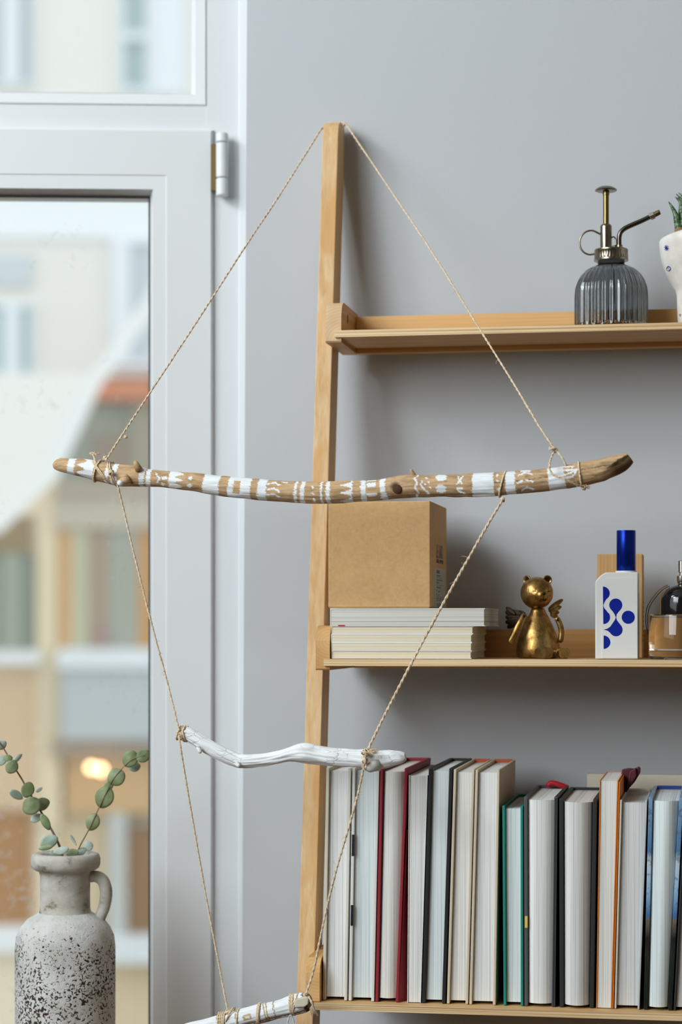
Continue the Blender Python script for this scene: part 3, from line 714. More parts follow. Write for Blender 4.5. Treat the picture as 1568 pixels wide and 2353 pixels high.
# head with a modelled snout (one mesh)
face = Vector((.40, -.90, -.14)).normalized()
Hb = MB(); Hb.ball((0, 0, 0), 1.0, 56, 36)
side_v = face.cross(Vector((0, 0, 1))).normalized(); upv = side_v.cross(face).normalized()
VV = []
for v in Hb.V:
    d = v.normalized(); k = d.dot(face); r = 1.0
    dd = (d-face*k); rad = math.sqrt((dd.dot(side_v)/.36)**2+((dd.dot(upv)+.02)/.31)**2)
    if k > 0: r += .30*math.exp(-rad**5)
    # muzzle crease and mouth
    a = dd.dot(side_v); h = dd.dot(upv)
    if k > .6:
        r -= .05*math.exp(-(a/.03)**2)*(1 if -.22 < h < .02 else 0)
        r -= .08*math.exp(-((h+.22-.12*abs(a))/.03)**2)*(1 if abs(a) < .2 else 0)
        for sg in (-1, 1): r -= .05*math.exp(-(((a-sg*.42)/.10)**2+((h-.16)/.035)**2))
    VV.append(hc_+Vector((d.x*hr_*r, d.y*hr_*r, d.z*hr_*r*.985)))
Hd = mk('head', VV, Hb.F, M['gold'], bear, smooth=True)
nb = MB(); nb.ball(hc_+face*hr_*1.27+upv*hr_*.12, (hr_*.13, hr_*.10, hr_*.085), 14, 8); tag(nb.build('nose', M['bronze_dark'], bear, smooth=True), 'dark nose')
def onhead(a, h, lift=.02):
    k = math.sqrt(max(0, 1-a*a-h*h)); rad = math.sqrt((a/.36)**2+((h+.02)/.31)**2); r = 1+.30*math.exp(-rad**5)+lift
    return hc_+(face*k+side_v*a+upv*h)*hr_*r
mb_ = MB(); mb_.tube([onhead(a, h) for a, h in ((.20, -.24), (.13, -.29), (.05, -.27), (0, -.21), (-.05, -.27), (-.13, -.29), (-.20, -.24))], hr_*.022, 6); mb_.tube([onhead(0, -.21), onhead(0, -.08), onhead(0, .05)], hr_*.018, 6)
tag(mb_.build('mouth', M['bronze_dark'], bear, smooth=True), 'dark smiling mouth line')
for sg in (-1, 1):
    mb_ = MB(); mb_.tube([onhead(sg*(.46+.06*q), .20+.035*(1-abs(q))) for q in (-1.2, -.5, 0, .5, 1.2)], hr_*.02, 6); mb_.build('eye', M['bronze_dark'], bear, smooth=True)
for px, py, sg in ((1212, 1333, -1), (1258, 1333, 1)):
    R = Matrix.Rotation(math.radians(-35 if sg < 0 else 15), 3, 'Z') @ Matrix.Rotation(math.radians(-14*sg), 3, 'Y'); cc_ = B2(px, py, .001)
    e = MB()
    prof_e = [(0, .0), (9.5, 0), (11, 2), (11.2, 4), (10, 6), (8, 5), (6.5, 2.5), (0, 2.0)]
    A3 = R @ Matrix.Rotation(math.radians(90), 3, 'X')
    e.lathe([(r*s, (z-3)*s) for r, z in prof_e], cc_, 24, axis=A3)
    o = e.build('ear', M['gold'], bear, smooth=True)
    k = MB(); k.lathe([(0, 2.1*s-3*s+.3*s), (6.3*s, 2.4*s-3*s+.4*s), (6.4*s, 1.5*s-3*s), (0, 1.4*s-3*s)], cc_, 20, axis=A3); k.build('ear_hollow', M['bronze_dark'], o)
def slat(pts, w, th, name, mat, yo, dy=None):
    """flat rounded limb following picture points"""
    P3 = [B2(a, c_, yo+(dy[i] if dy else 0)) for i, (a, c_) in enumerate(pts)]; cur = catmull(P3, .0015); b = MB(); n = 12; base = 0
    N = len(cur)
    for i, p in enumerate(cur):
        t = (cur[min(i+1, N-1)]-cur[max(i-1, 0)]).normalized(); a = t.cross(Vector((0, 1, 0))).normalized(); q = a.cross(t).normalized()
        f = i/(N-1); e = min(1, math.sqrt(max(0, 1-(1-min(f, 1-f)*N*.0015/(w*.5))**2)) if min(f, 1-f)*N*.0015 < w*.5 else 1)
        for k in range(n):
            an = 2*math.pi*k/n; b.V.append(p+a*math.cos(an)*w*.5*max(e, .15)+q*math.sin(an)*th*.5*max(e, .3))
    for i in range(N-1):
        for k in range(n):
            k2 = (k+1) % n; b.F.append((i*n+k, i*n+k2, (i+1)*n+k2, (i+1)*n+k))
    b.F.append(tuple(range(n))[::-1]); b.F.append(tuple((N-1)*n+k for k in range(n)))
    return b.build(name, mat, bear, smooth=True)
a1 = slat([(1208, 1411), (1198, 1428), (1183, 1456), (1171, 1479)], 16*s, 8*s, 'arm', M['gold'], -.010, (-.004, -.008, -.010, -.010))
k = MB(); q = B2(1204.5, 1416, -.0235); k.ball(q, (3.0*s, 1.5*s, 4*s), 12, 8); k.build('rivet', M['bronze_dark'], a1, smooth=True)
a2 = slat([(1279, 1418), (1286, 1432), (1291, 1452), (1288, 1477)], 13*s, 8*s, 'arm', M['gold'], -.002)
k = MB(); q = B2(1282, 1424, -.006); k.ball(q, (3.0*s, 1.5*s, 4*s), 12, 8); k.build('rivet', M['bronze_dark'], a2, smooth=True)
def wing(root_, feathers, yo, m):
    b = MB()
    for (tip, rt, wd) in feathers:
        p0 = B2(*rt, yo); p1 = B2(*tip, yo+.004); d = p1-p0; Ln = d.length
        X = d.normalized(); Y_ = Vector((0, 1, 0)); Z_ = X.cross(Y_).normalized(); R = Matrix((X, Y_, Z_)).transposed()
        b.ball((p0+p1)/2, (Ln*.55, 1.8*s, wd*s), 14, 8, R)
    return b.build('wing', m, bear, smooth=True)
wing(None, [((1164, 1396), (1185, 1412), 6), ((1163, 1407), (1200, 1412), 9), ((1163, 1418), (1198, 1420), 8), ((1163, 1430), (1195, 1424), 8), ((1167, 1442), (1192, 1428), 7), ((1186, 1407), (1208, 1412), 7)], .016, M['bronze_dark'])
wing(None, [((1293, 1378), (1262, 1400), 6), ((1290, 1394), (1262, 1404), 6), ((1285, 1407), (1265, 1408), 6), ((1282, 1417), (1266, 1412), 6)], .012, M['gold'])
def leg(pxa, pya, pxb, pyb, foot_w, foot_h, yo):
    p0 = B2(pxa, pya, -.004); p1 = B2(pxb, pyb, yo); p1.z = ZB+EPS+foot_h*s*.5; p0.z = p1.z+.001
    b = MB(); b.tube([p0, (p0+p1)/2, p0+(p1-p0)*.86], [9*s, 8.5*s, 10*s], 18)
    lg = b.build('leg', M['gold'], bear, smooth=True)
    f = MB(); w2 = foot_w*s*.5; h2 = foot_h*s*.5
    V = []; n = 28
    d = (p1-p0).normalized(); a = d.cross(Vector((0, 0, 1))).normalized(); u = Vector((0, 0, 1))
    for lay, (dd_, k_) in enumerate(((-.0050, .88), (-.0035, 1), (0, 1), (.001, .94))):
        for i in range(n):
            an = 2*math.pi*i/n; cx = math.copysign(abs(math.cos(an))**.5, math.cos(an)); sz_ = math.copysign(abs(math.sin(an))**.6, math.sin(an))
            V.append(p1+d*dd_+a*cx*w2*k_+u*sz_*h2*k_)
    Fc = [tuple(range(n)), tuple(range(3*n, 4*n))[::-1]]+[(l*n+i, l*n+(i+1) % n, (l+1)*n+(i+1) % n, (l+1)*n+i) for l in range(3) for i in range(n)]
    mk('foot', V, Fc, M['gold'], lg)
leg(1240, 1497, 1251, 1498, 41, 26, -.046)
leg(1262, 1497, 1297, 1498, 28, 25, -.034)

# ------------------------------------------------------------------ small kraft carton behind the white bottle
cf = -.082; x0 = P(1372.5, 1400, cf).x; x1 = P(1477, 1400, cf).x; z1 = P(1425, 1273, cf).z
kc = thing('perfume_carton', ((x0+x1)/2, cf+.02, ZB+EPS), 'upright ribbed kraft carton behind the white blue-capped bottle', 'box')
b = MB(); b.box((x0, cf, ZB+EPS), (x1, -.040, z1)); bevel(b.build('carton', M['kraft_rib'], kc), .0008)
b = MB(); b.box((x1-.0003, cf+.0015, P(1478, 1490, cf).z), (x1+.0002, -.042, P(1478, 1316, cf).z)); b.build('paper_label', plain('cream_label', '#BFA76E', .7), kc)
b = MB()
for i in range(9): b.box((x1, cf+.006, P(1478, 1385+i*11, cf).z), (x1+.0003, -.050, P(1478, 1382+i*11, cf).z))
b.build('small_print', M['print_black'], kc, recalc=False)

# ------------------------------------------------------------------ white bottle with blue cap
wf = YB+.012; s = S(1420, wf)
x0 = P(1368.5, 1450, wf).x; x1 = P(1467, 1450, wf).x; zt_ = P(1420, 1315, wf).z; z0 = ZB+EPS
wd_ = .034
wbt = thing('perfume_bottle', ((x0+x1)/2, wf+wd_/2, z0), 'white rectangular perfume bottle with a tall metallic blue cap', 'bottle')
cxr = x0+19*s; czr = zt_-21*s
poly = [(x0, z0), (x1, z0), (x1, zt_), (x0+24*s, zt_), (x0+12*s, zt_-7*s), (x0, czr)]
V, Fc = prism([(a, c) for a, c in poly], wf, wf+wd_, 1); bevel(mk('body', V, Fc, M['white_lacquer'], wbt), .0012, 3)
# recessed label field: a very slightly raised panel with the same chamfer
poly = [(x0+15*s, z0+.001), (x1-1.5*s, z0+.001), (x1-1.5*s, zt_-13*s), (x0+28*s, zt_-13*s), (x0+19*s, zt_-18*s), (x0+15*s, zt_-30*s)]
V, Fc = prism(poly, wf-.0004, wf+.001, 1); mk('front_panel', V, Fc, M['white_lacquer'], wbt)
cc_ = Vector((P(1439.5, 1310, wf+wd_/2).x, wf+wd_/2, zt_))
b = MB(); b.lathe([(0, 0), (24.5*s, 0), (24.5*s, 4*s), (0, 4*s)], cc_, 40); b.build('collar', M['white_lacquer'], wbt, smooth=False)
s2 = S(1440, wf+wd_/2)
b = MB(); h = P(1440, 1219, wf+wd_/2).z-zt_-4*s; b.lathe([(0, 4*s), (21.6*s2, 4*s), (22*s2, 4.5*s), (22*s2, 4*s+h-.0006), (21.6*s2, 4*s+h), (0, 4*s+h)], cc_, 56); autosmooth(b.build('cap', M['cap_blue'], wbt), 40)
# printed blue blobs (front), zoomed picture units -> metres
def zx(u): return P(1140+u/3.664, 1400, wf-.0004).x
def zz_(v): return P(1420, 1200+v/3.664, wf-.0004).z
def arcs(cx, cy, r, a0, a1, n=18): return [(cx+r*math.cos(math.radians(a0+(a1-a0)*i/n)), cy-r*math.sin(math.radians(a0+(a1-a0)*i/n))) for i in range(n+1)]
blobs = [
    arcs(902, 598, 57, 90, -35)+[(928, 650), (915, 672), (905, 700)]+[(905, 700), (912, 722), (930, 742), (945, 762)]+arcs(905, 800, 57, 42, -90),
    arcs(1010, 697, 55, -42, 222)+[(985, 752), (1000, 775), (1010, 800), (1004, 820), (985, 848)]+[(965, 878), (940, 896), (908, 904)]+[(940, 912), (962, 930)]+arcs(1012, 905, 55, 215, 395)+[(1035, 845), (1018, 822), (1013, 800), (1018, 775), (1035, 752)],
    arcs(1115, 800, 55, 0, 350, 34), arcs(908, 1010, 56, 90, -90)]
for q in blobs:
    V, Fc = prism([(zx(a), zz_(c)) for a, c in q], wf-.0006, wf-.0001, 1)
    o = mk('printed_blob', V, Fc, M['ink_blue'], wbt)
    bm = bmesh.new(); bm.from_mesh(o.data); bmesh.ops.triangulate(bm, faces=[f for f in bm.faces if len(f.verts) > 4]); bm.to_mesh(o.data); bm.free()

# ------------------------------------------------------------------ clear glass bottle with black dome
cy = YB+.042; s = S(1540, cy); cx = P(1568, 1450, cy).x; z0 = ZB+EPS; c = Vector((cx, cy, z0))
gb_ = thing('perfume_bottle', c, 'round clear glass bottle topped by a glossy black dome and steel sprayer', 'bottle')
R_ = 76*s; H = (1510-1408)*s
b = MB(); b.lathe([(0, 0), (R_-5*s, 0), (R_-1*s, 4*s), (R_, 8*s), (R_, H-4*s), (R_-2*s, H), (R_-8*s, H), (0, H)], c, 72)
autosmooth(b.build('glass_body', M['clear_glass'], gb_), 35)
b = MB(); b.lathe([(0, 20*s), (R_-12*s, 20*s), (R_-9*s, 23*s), (R_-7*s, 60*s), (R_-9*s, H-9*s), (0, H-9*s)], c, 64); autosmooth(b.build('perfume', M['perfume'], gb_), 35)
rd = 51*s; dz = H
dome = [(0, dz), (rd, dz), (rd, dz+30*s)]+[(rd*math.cos(math.radians(a)), dz+30*s+40*s*math.sin(math.radians(a))) for a in range(10, 91, 10)]
b = MB(); b.lathe([(max(a, 0), q) for a, q in dome], c, 64); autosmooth(b.build('dome_cap', M['black_gloss'], gb_), 50)
dz2 = dz+70*s
b = MB(); b.lathe([(0, dz2), (9*s, dz2), (11*s, dz2+3*s), (12*s, dz2+8*s), (12*s, dz2+18*s), (10*s, dz2+19*s), (6*s, dz2+20*s), (6*s, dz2+26*s), (8.5*s, dz2+27*s), (8.5*s, dz2+52*s), (7.5*s, dz2+53*s), (0, dz2+53*s)], c, 40); autosmooth(b.build('sprayer', M['chrome'], gb_), 40)
b = MB(); pts = [P(1535, 1345, cy-.008), P(1520, 1352, cy-.010), P(1503, 1370, cy-.012), P(1489, 1392, cy-.012), P(1485, 1410, cy-.012), P(1485, 1435, cy-.012), P(1489.5, 1458, cy-.012)]
b.tube(catmull(pts, .003), .0005, 6); pts = [p+Vector((.0018, .003, -.001)) for p in pts[:-1]]+[pts[-1]]; b.tube(catmull(pts, .003), .0005, 6); tag(b.build('cord_loop', plain('tan_cord', '#6E5A3C', .8), gb_, smooth=True), 'thin tan cord loop')

# ------------------------------------------------------------------ plant mister on the upper shelf
my = YA+.046; s = S(1405, my); c = P(1405.2, 745, my); c.z = ZA+EPS
ms = thing('plant_mister', c, 'ribbed smoked-glass plant mister with a brass pump and curved spout', 'spray bottle')
u = s/5.227
zy = lambda v: (1905-v)*u*1.0
outp = [(428, 1905), (440, 1890), (438, 1870), (441, 1840), (441, 1500), (431, 1400), (398, 1310), (360, 1250), (300, 1190), (240, 1155), (185, 1140), (163, 1125), (160, 1075)]
def rib(r, z, a):
    k = max(0, min(1, (z-6*u)/(40*u)))*max(0, min(1, (zy(1150)-z)/(90*u)))
    return r*(1-.050*k*(.5-.5*math.cos(30*a)))
prof = [(0, 0)]+[(r*u, zy(v)) for r, v in outp]
inn = [((r-26)*u, zy(v)) for r, v in outp[::-1] if v < 1850]
prof += inn+[(385*u, zy(1840)), (0, zy(1835))]
b = MB(); b.lathe(prof, c, 300, rib=rib); autosmooth(b.build('glass_bottle', M['smoke_glass'], ms), 60)
b = MB(); b.tube([c+Vector((0, 0, .003)), c+Vector((0.001, 0, zy(1120)))], 12*u, 10); b.build('dip_tube', plain('dip_tube', '#8C8C88', .4), ms, smooth=True)
cc_ = c.copy(); knurl = lambda r, z, a: r*(1+.012*math.cos(36*a)) if abs(z-zy(1015)) < 45*u else r
b = MB(); b.lathe([(0, zy(1076)), (206*u, zy(1078)), (206*u, zy(1060)), (200*u, zy(1055)), (200*u, zy(970)), (203*u, zy(965)), (200*u, zy(945)), (190*u, zy(938)), (0, zy(936))], cc_, 216, rib=knurl); autosmooth(b.build('screw_collar', M['pewter'], ms), 40)
pc = c+Vector((-62*u, 0, 0))
b = MB(); b.lathe([(0, zy(938)), (70*u, zy(938)), (70*u, zy(665)), (66*u, zy(650)), (50*u, zy(636)), (0, zy(636))], pc, 48); autosmooth(b.build('pump_barrel', M['pewter'], ms), 35)
b = MB(); b.lathe([(0, zy(640)), (35*u, zy(640)), (35*u, zy(290)), (40*u, zy(285)), (40*u, zy(245)), (0, zy(240))], pc, 32); autosmooth(b.build('plunger_rod', M['brass_rod'], ms), 35)
b = MB(); b.lathe([(0, zy(240)), (110*u, zy(243)), (128*u, zy(236)), (132*u, zy(226)), (122*u, zy(212)), (95*u, zy(196)), (75*u, zy(186)), (0, zy(184))], pc, 48); autosmooth(b.build('thumb_disc', M['pewter'], ms), 40)
b = MB(); pts = []
for i in range(35):
    a = math.radians(62+(286-62)*i/34); pts.append(c+Vector(((470-717+130*math.cos(a))*u, 0, zy(850-145*math.sin(a)))))
pts = [c+Vector(((600-717)*u, 0, zy(760)))]+pts+[c+Vector(((560-717)*u, 0, zy(985)))]
b.tube(pts, 11*u, 12); b.build('finger_ring', M['pewter'], ms, smooth=True)
def mz(x, v, dy=0): return c+Vector(((x-717)*u, dy, zy(v)))
b = MB(); b.tube(catmull([mz(812, 940), mz(812, 860), mz(812, 800), mz(828, 742), mz(875, 695), mz(960, 655), mz(1080, 607), mz(1195, 555)], .0015), 29*u, 18); b.build('spout', M['pewter_dark'], ms, smooth=True)
b = MB(); b.lathe([(0, zy(936)), (40*u, zy(936)), (40*u, zy(892)), (0, zy(890))], c+Vector((97*u, 0, 0)), 28); autosmooth(b.build('spout_base', M['pewter'], ms), 40)
b = MB(); b.tube(catmull([mz(722, 800), mz(745, 788), mz(768, 810), mz(775, 850), mz(778, 892)], .001), 9*u, 10); b.build('brace', M['pewter'], ms, smooth=True)
b = MB(); b.tube([mz(1175, 566), mz(1182, 562), mz(1225, 543), mz(1232, 540)], [38*u, 44*u, 44*u, 38*u], 8); b.build('nozzle', M['chrome'], ms)
b = MB(); b.tube([mz(1225, 543), mz(1288, 512), mz(1298, 508)], [32*u, 32*u, 26*u], 14); b.build('nozzle_tip', M['brass_rod'], ms)
b = MB(); b.tube([mz(755, 938), mz(755, 900), mz(755, 893)], [24*u, 24*u, 20*u], 14); b.build('vent_plug', M['pewter_dark'], ms)

# ------------------------------------------------------------------ ceramic goblet pot with a succulent
gy = YA+.048; s = S(1600, gy); c = P(1609, 742, gy); c.z = ZA+EPS
gp = thing('goblet_planter', c, 'hand-pinched white ceramic goblet planter with tiny blue drawings, cut by the right edge', 'planter')
yv = lambda y: (742-y)*s
pr = [(0, 742), (48, 742), (50, 738), (52, 715), (53, 690), (53, 668), (56, 655), (66, 640), (76, 620), (84, 600), (90, 578), (93, 560), (94.5, 543), (92, 540), (87, 543), (85, 560), (78, 590), (0, 600)]
def rb(r, z, a): return r*(1+.012*math.sin(3*a+1)+.008*math.sin(5*a+z*90))
b = MB(); b.lathe([(r*s, yv(y)) for r, y in pr], c, 64, rib=rb)
for v in b.V:
    k = max(0, (v.z-c.z-yv(600))/(yv(540)-yv(600))); v.z += k*(v.x-c.x+.04)*.20
b.build('pot', M['glaze'], gp, smooth=True)
b = MB(); b.lathe([(0, yv(556)), (84*s, yv(556)), (0, yv(558))], c, 32); b.build('soil', plain('potting_soil', '#4A3728', .95), gp)
def decal(px, py, strokes, name, w_=.7):
    """strokes painted on the pot: thin ridges following its surface"""
    def surf(qx, qy):
        r_ = None
        for (ra, ya_), (rb_, yb_) in zip(pr[1:], pr[2:]):
            if yb_ <= qy <= ya_: r_ = ra+(rb_-ra)*((ya_-qy)/(ya_-yb_) if ya_ != yb_ else 0); break
        r_ = (r_ or 90)*1.035; p = P(qx, qy, gy)
        # intersect the view column with the circle of that radius
        rr = r_*s; o_ = Vector((0, CY, ZC)); d = ray(qx, qy); A_ = d.x**2+d.y**2; ox = o_.x-c.x; oy = o_.y-c.y; B_ = 2*(ox*d.x+oy*d.y); C_ = ox*ox+oy*oy-rr*rr; D_ = max(0, B_*B_-4*A_*C_)
        return o_+d*((-B_-math.sqrt(D_))/(2*A_))
    b = MB()
    for st in strokes: b.tube([surf(px+a, py+c_) for a, c_ in st], w_*s, 5)
    return b.build(name, M['ink_blue'], gp, recalc=False)
decal(1531.5, 569.5, [[(-5*math.cos(a), -6.5*math.sin(a)), (0, 0), (5*math.cos(a), 6.5*math.sin(a))] for a in [0.2, .95, 1.6, 2.4]], 'blue_asterisk', .8)
decal(1537, 617.5, [[(4.2*math.cos(t*.4), 5*math.sin(t*.4)) for t in range(17)], [(-.5, 0), (.6, 0)]], 'blue_eye', .9)
decal(1563.5, 724, [[(1.5*math.cos(t*.63), 2.6*math.sin(t*.63)) for t in range(11)]], 'brown_ring', .6).data.materials[0] = M['dry_leaf']
def blade(p0, p1, p2, w_, nm='leaf', m=None):
    b = MB(); cur = catmull([p0, p1, p2], .002); N = len(cur); rs = [w_*(1-(i/(N-1))**1.5)+.0002 for i in range(N)]
    b.tube(cur, rs, 8); return b.build(nm, m or M['succulent'], gp, smooth=True)
def G(px, py, d=0): return P(px, py, gy+d)
blade(G(1562, 530), G(1552, 490), G(1537, 463), .0042); blade(G(1566, 520, .008), G(1566, 470, .008), G(1552, 452, .01), .0045)
blade(G(1572, 520), G(1572, 470), G(1554, 445), .004); blade(G(1580, 520), G(1585, 470), G(1560, 443, .01), .004); blade(G(1600, 530), G(1605, 470), G(1600, 430), .005)
blade(G(1590, 530, -.01), G(1598, 480, -.012), G(1620, 440, -.015), .005); blade(G(1610, 530), G(1640, 490), G(1660, 460), .005)
blade(G(1570, 545), G(1562, 530), G(1558, 505), .0065, 'dry_leaf', M['dry_leaf']); blade(G(1566, 535), G(1560, 526), G(1552, 523), .0016, 'dry_leaf', M['dry_leaf'])
blade(G(1580, 545), G(1578, 525), G(1575, 500), .008, 'stem', M['dry_leaf'])

# ------------------------------------------------------------------ driftwood wall hanging
HY = -.262
hang = thing('driftwood_hanging', P(768, 290, -.03), 'wall hanging of three driftwood sticks strung on jute twine from the ladder post', 'wall hanging')
def stick(name, path, mask, mat, label, steps=2.0, nseg=56, rough=.06, seed=0, flat_end=None, Y=HY, notch=None):
    """path: (px, py, halfthickness px); mask(px, v, phi) -> (paint, dark)"""
    px0, px1 = path[0][0], path[-1][0]; n = int((px1-px0)/steps); V = []; col = []
    def at(x):
        for i in range(len(path)-1):
            if path[i][0] <= x <= path[i+1][0]:
                p0 = path[max(i-1, 0)]; p1 = path[i]; p2 = path[i+1]; p3 = path[min(i+2, len(path)-1)]; t = (x-p1[0])/(p2[0]-p1[0])
                def h(k):
                    m1 = (p2[k]-p0[k])/(p2[0]-p0[0])*(p2[0]-p1[0]); m2 = (p3[k]-p1[k])/(p3[0]-p1[0])*(p2[0]-p1[0]) if p3[0] != p1[0] else 0
                    return (2*t**3-3*t*t+1)*p1[k]+(t**3-2*t*t+t)*m1+(-2*t**3+3*t*t)*p2[k]+(t**3-t*t)*m2
                return h(1), h(2)
        return path[-1][1], path[-1][2]
    for i in range(n+1):
        x = px0+(px1-px0)*i/n; y, r = at(x); ya_, _ = at(max(px0, x-3)); yb_, _ = at(min(px1, x+3))
        c_ = P(x, y, Y); tg = (P(min(px1, x+3), yb_, Y)-P(max(px0, x-3), ya_, Y)).normalized(); a = Vector((0, -1, 0)); up = a.cross(tg).normalized()
        if up.z < 0: up = -up
        sc_ = S(x, Y)
        for k in range(nseg):
            ph = 2*math.pi*k/nseg; q = Vector((math.cos(ph)*1.5, math.sin(ph)*1.5, x*.022+seed))
            nz = noise.noise(q*1.2)*rough*1.6+noise.noise(Vector((math.cos(ph)*5, math.sin(ph)*5, x*.012+seed)))*rough*1.2+noise.noise(Vector((math.cos(ph)*14, math.sin(ph)*14, x*.03+seed)))*rough*.35
            rr = r*(1+nz); v = math.cos(ph); dk = 0
            if notch:
                e, dk = notch(x, v, math.sin(ph)); rr *= e
            V.append(c_+(up*v+a*math.sin(ph))*rr*sc_)
            jx = x+noise.noise(Vector((v*9, x*.05, seed)))*4+noise.noise(Vector((v*14, x*.3, seed)))*1.2
            pm, d2 = mask(jx, v+noise.noise(Vector((x*.2, v*8, 3)))*.05, math.sin(ph)); col.append((pm, max(dk, d2), 0, 1))
    Fc = [(i*nseg+k, i*nseg+(k+1) % nseg, (i+1)*nseg+(k+1) % nseg, (i+1)*nseg+k) for i in range(n) for k in range(nseg)]
    V.append(P(px0-1, path[0][1], Y)); V.append(P(px1+1, path[-1][1], Y)); m = len(V); col += [(0, .2, 0, 1), (0, .2, 0, 1)]
    Fc += [(m-2, (k+1) % nseg, k) for k in range(nseg)]+[(m-1, n*nseg+k, n*nseg+(k+1) % nseg) for k in range(nseg)]
    o = mk(name, V, Fc, mat, hang, smooth=True)
    ca = o.data.color_attributes.new('paint', 'FLOAT_COLOR', 'POINT'); ca.data.foreach_set('color', [q for c4 in col for q in c4])
    return tag(o, label)
def seg(p, a, b):
    ax, ay = a; bx, by = b; dx, dy = bx-ax, by-ay; t = max(0, min(1, ((p[0]-ax)*dx+(p[1]-ay)*dy)/(dx*dx+dy*dy))); return math.hypot(p[0]-ax-t*dx, p[1]-ay-t*dy)
bands = [(160, 176), (200, 220), (247, 256), (262, 274), (325, 336), (340, 350), (471, 508), (528, 541), (557, 580), (596, 616), (680, 686), (694, 704), (740, 745), (753, 762), (833, 844), (877, 890), (1088, 1137), (1164, 1186), (1262, 1299)]
strokes = [((362, .5), (372, .0)), ((372, .0), (366, -.5)), ((375, .2), (381, -.1)), ((618, .55), (634, .75)), ((634, .75), (644, .5)), ((620, .0), (634, .2)), ((634, .2), (648, -.15)), ((618, -.5), (634, -.35)), ((634, -.35), (646, -.6)), ((650, .85), (662, .8)),
           ((1196, .55), (1210, .8)), ((1210, .8), (1226, .5)), ((1192, -.15), (1206, .1)), ((1212, .1), (1228, -.1)), ((1200, -.75), (1212, -.55)), ((1212, -.55), (1226, -.75)), ((1200, .95), (1222, .9)),
           ((1300, .15), (1330, .3)), ((1330, .3), (1318, -.1)), ((1318, -.1), (1302, -.15)), ((1298, .6), (1330, .35)), ((1300, .9), (1322, .7)),
           ((962, .9), (955, .6)), ((955, .6), (963, .2)), ((963, .2), (956, -.2)), ((956, -.2), (966, -.6)), ((966, -.6), (960, -.95)),
           ((974, .4), (970, .05)), ((970, .05), (978, -.35)), ((978, -.35), (988, -.75)), ((1054, .75), (1066, .1)), ((1066, .75), (1054, .1)), ((1056, -.5), (1070, -.7))]
dots = [(441, .35, 5, .22), (441, -.5, 5, .22), (384, .15, 5, .18), (379, -.65, 4, .18), (723, .45, 2.5, .14), (723, -.1, 2.5, .14), (726, -.7, 3, .14), (1017, .72, 13, .33), (1017, -.32, 12, .36), (1146, .7, 3, .12), (1147, .2, 3, .12), (1148, -.5, 4, .15),
        (982, .7, 3, .1), (990, .3, 2.5, .1), (992, -.2, 2.5, .1), (980, .1, 2.5, .1), (1060, -.3, 8, .12)]
def mask1(x, v, f):
    if f < -.6: pass
    for a, c_ in bands:
        if a <= x <= c_: return 1, 0
    if 541 < x < 557 and (v > .62 or v < -.62): return 1, 0
    if 392 <= x <= 424:
        k = (x-404)/20
        if x < 404 or k < .55+.45*math.cos(v*9): return 1, 0
    if 783 <= x <= 813 and (x-783)/30 > .9*abs(math.sin(v*4.2+.6)): return 1, 0
    if 183 <= x <= 200 and (x-183)/17 > .5+.5*math.cos(v*7+1): return 1, 0
    if 847 <= x <= 868 and (abs(v-.5) < .22 or abs(v+.45) < .17 or v > .9): return 1, 0
    for a, b_ in strokes:
        if abs(x-a[0]) < 45 and seg((x, v*25), (a[0], a[1]*25), (b_[0], b_[1]*25)) < 1.9: return 1, 0
    for dx, dv, rx, rv in dots:
        if ((x-dx)/rx)**2+((v-dv)/rv)**2 < 1: return 1, 0
    dk = 0
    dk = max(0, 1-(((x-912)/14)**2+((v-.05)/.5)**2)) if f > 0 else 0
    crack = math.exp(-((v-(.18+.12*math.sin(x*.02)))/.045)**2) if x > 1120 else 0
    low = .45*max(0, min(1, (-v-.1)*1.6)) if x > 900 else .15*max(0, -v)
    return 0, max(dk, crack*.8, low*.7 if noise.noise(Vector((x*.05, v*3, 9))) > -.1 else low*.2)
def notch1(x, v, f):
    if x > 1385:
        edge = -.1+(x-1385)/62*.75+.12*noise.noise(Vector((x*.1, 0, 1)))
        if v < edge and f > -.3:
            k = min(1, (x-1385)/30); return 1-.25*k*min(1, (edge-v)*3), .85*k
    return 1, 0
path1 = [(127, 1061, 8), (133, 1066, 14), (160, 1071, 18), (200, 1077, 21), (240, 1085, 23), (275, 1092, 25), (310, 1094, 24), (345, 1098, 20), (420, 1105, 20), (500, 1115, 23), (560, 1122, 24), (640, 1128, 24), (720, 1133, 25), (800, 1130, 24.5), (860, 1127, 23.5), (905, 1121, 25), (940, 1117, 26), (980, 1117, 25), (1060, 1116, 26), (1120, 1114, 27), (1200, 1108, 26), (1280, 1100, 26), (1340, 1089, 27), (1390, 1078, 26), (1425, 1066, 22), (1442, 1057, 17), (1449, 1052, 13)]
st1 = stick('driftwood_stick', path1, mask1, M['stick_tan'], 'longest driftwood stick, bare tan wood painted with white bands and dots', 1.25, 72, .045, 3, notch=notch1)
def nub(st, a, b_, r0, r1, mat, name='twig_stub', yo=-.008):
    q = MB(); p0 = P(*a, HY+yo); p1 = P(*b_, HY+yo-.004); q.tube([p0, (p0+p1)/2, p0+(p1-p0)*.85, p1], [r0*S(a[0], HY), (r0+r1)/2*S(a[0], HY), r1*S(a[0], HY), r1*.6*S(a[0], HY)], 12); o = q.build(name, mat, st, smooth=True); return o
nub(st1, (320, 1080), (310, 1059), 9, 5, M['stick_tan']); nub(st1, (296, 1100), (270, 1113), 13, 7, M['stick_tan']); nub(st1, (956, 1098), (944, 1078), 5, 3.5, M['stick_tan'], yo=0)
nub(st1, (275, 1109), (279, 1112), 7, 6, M['stick_white'], yo=-.018)
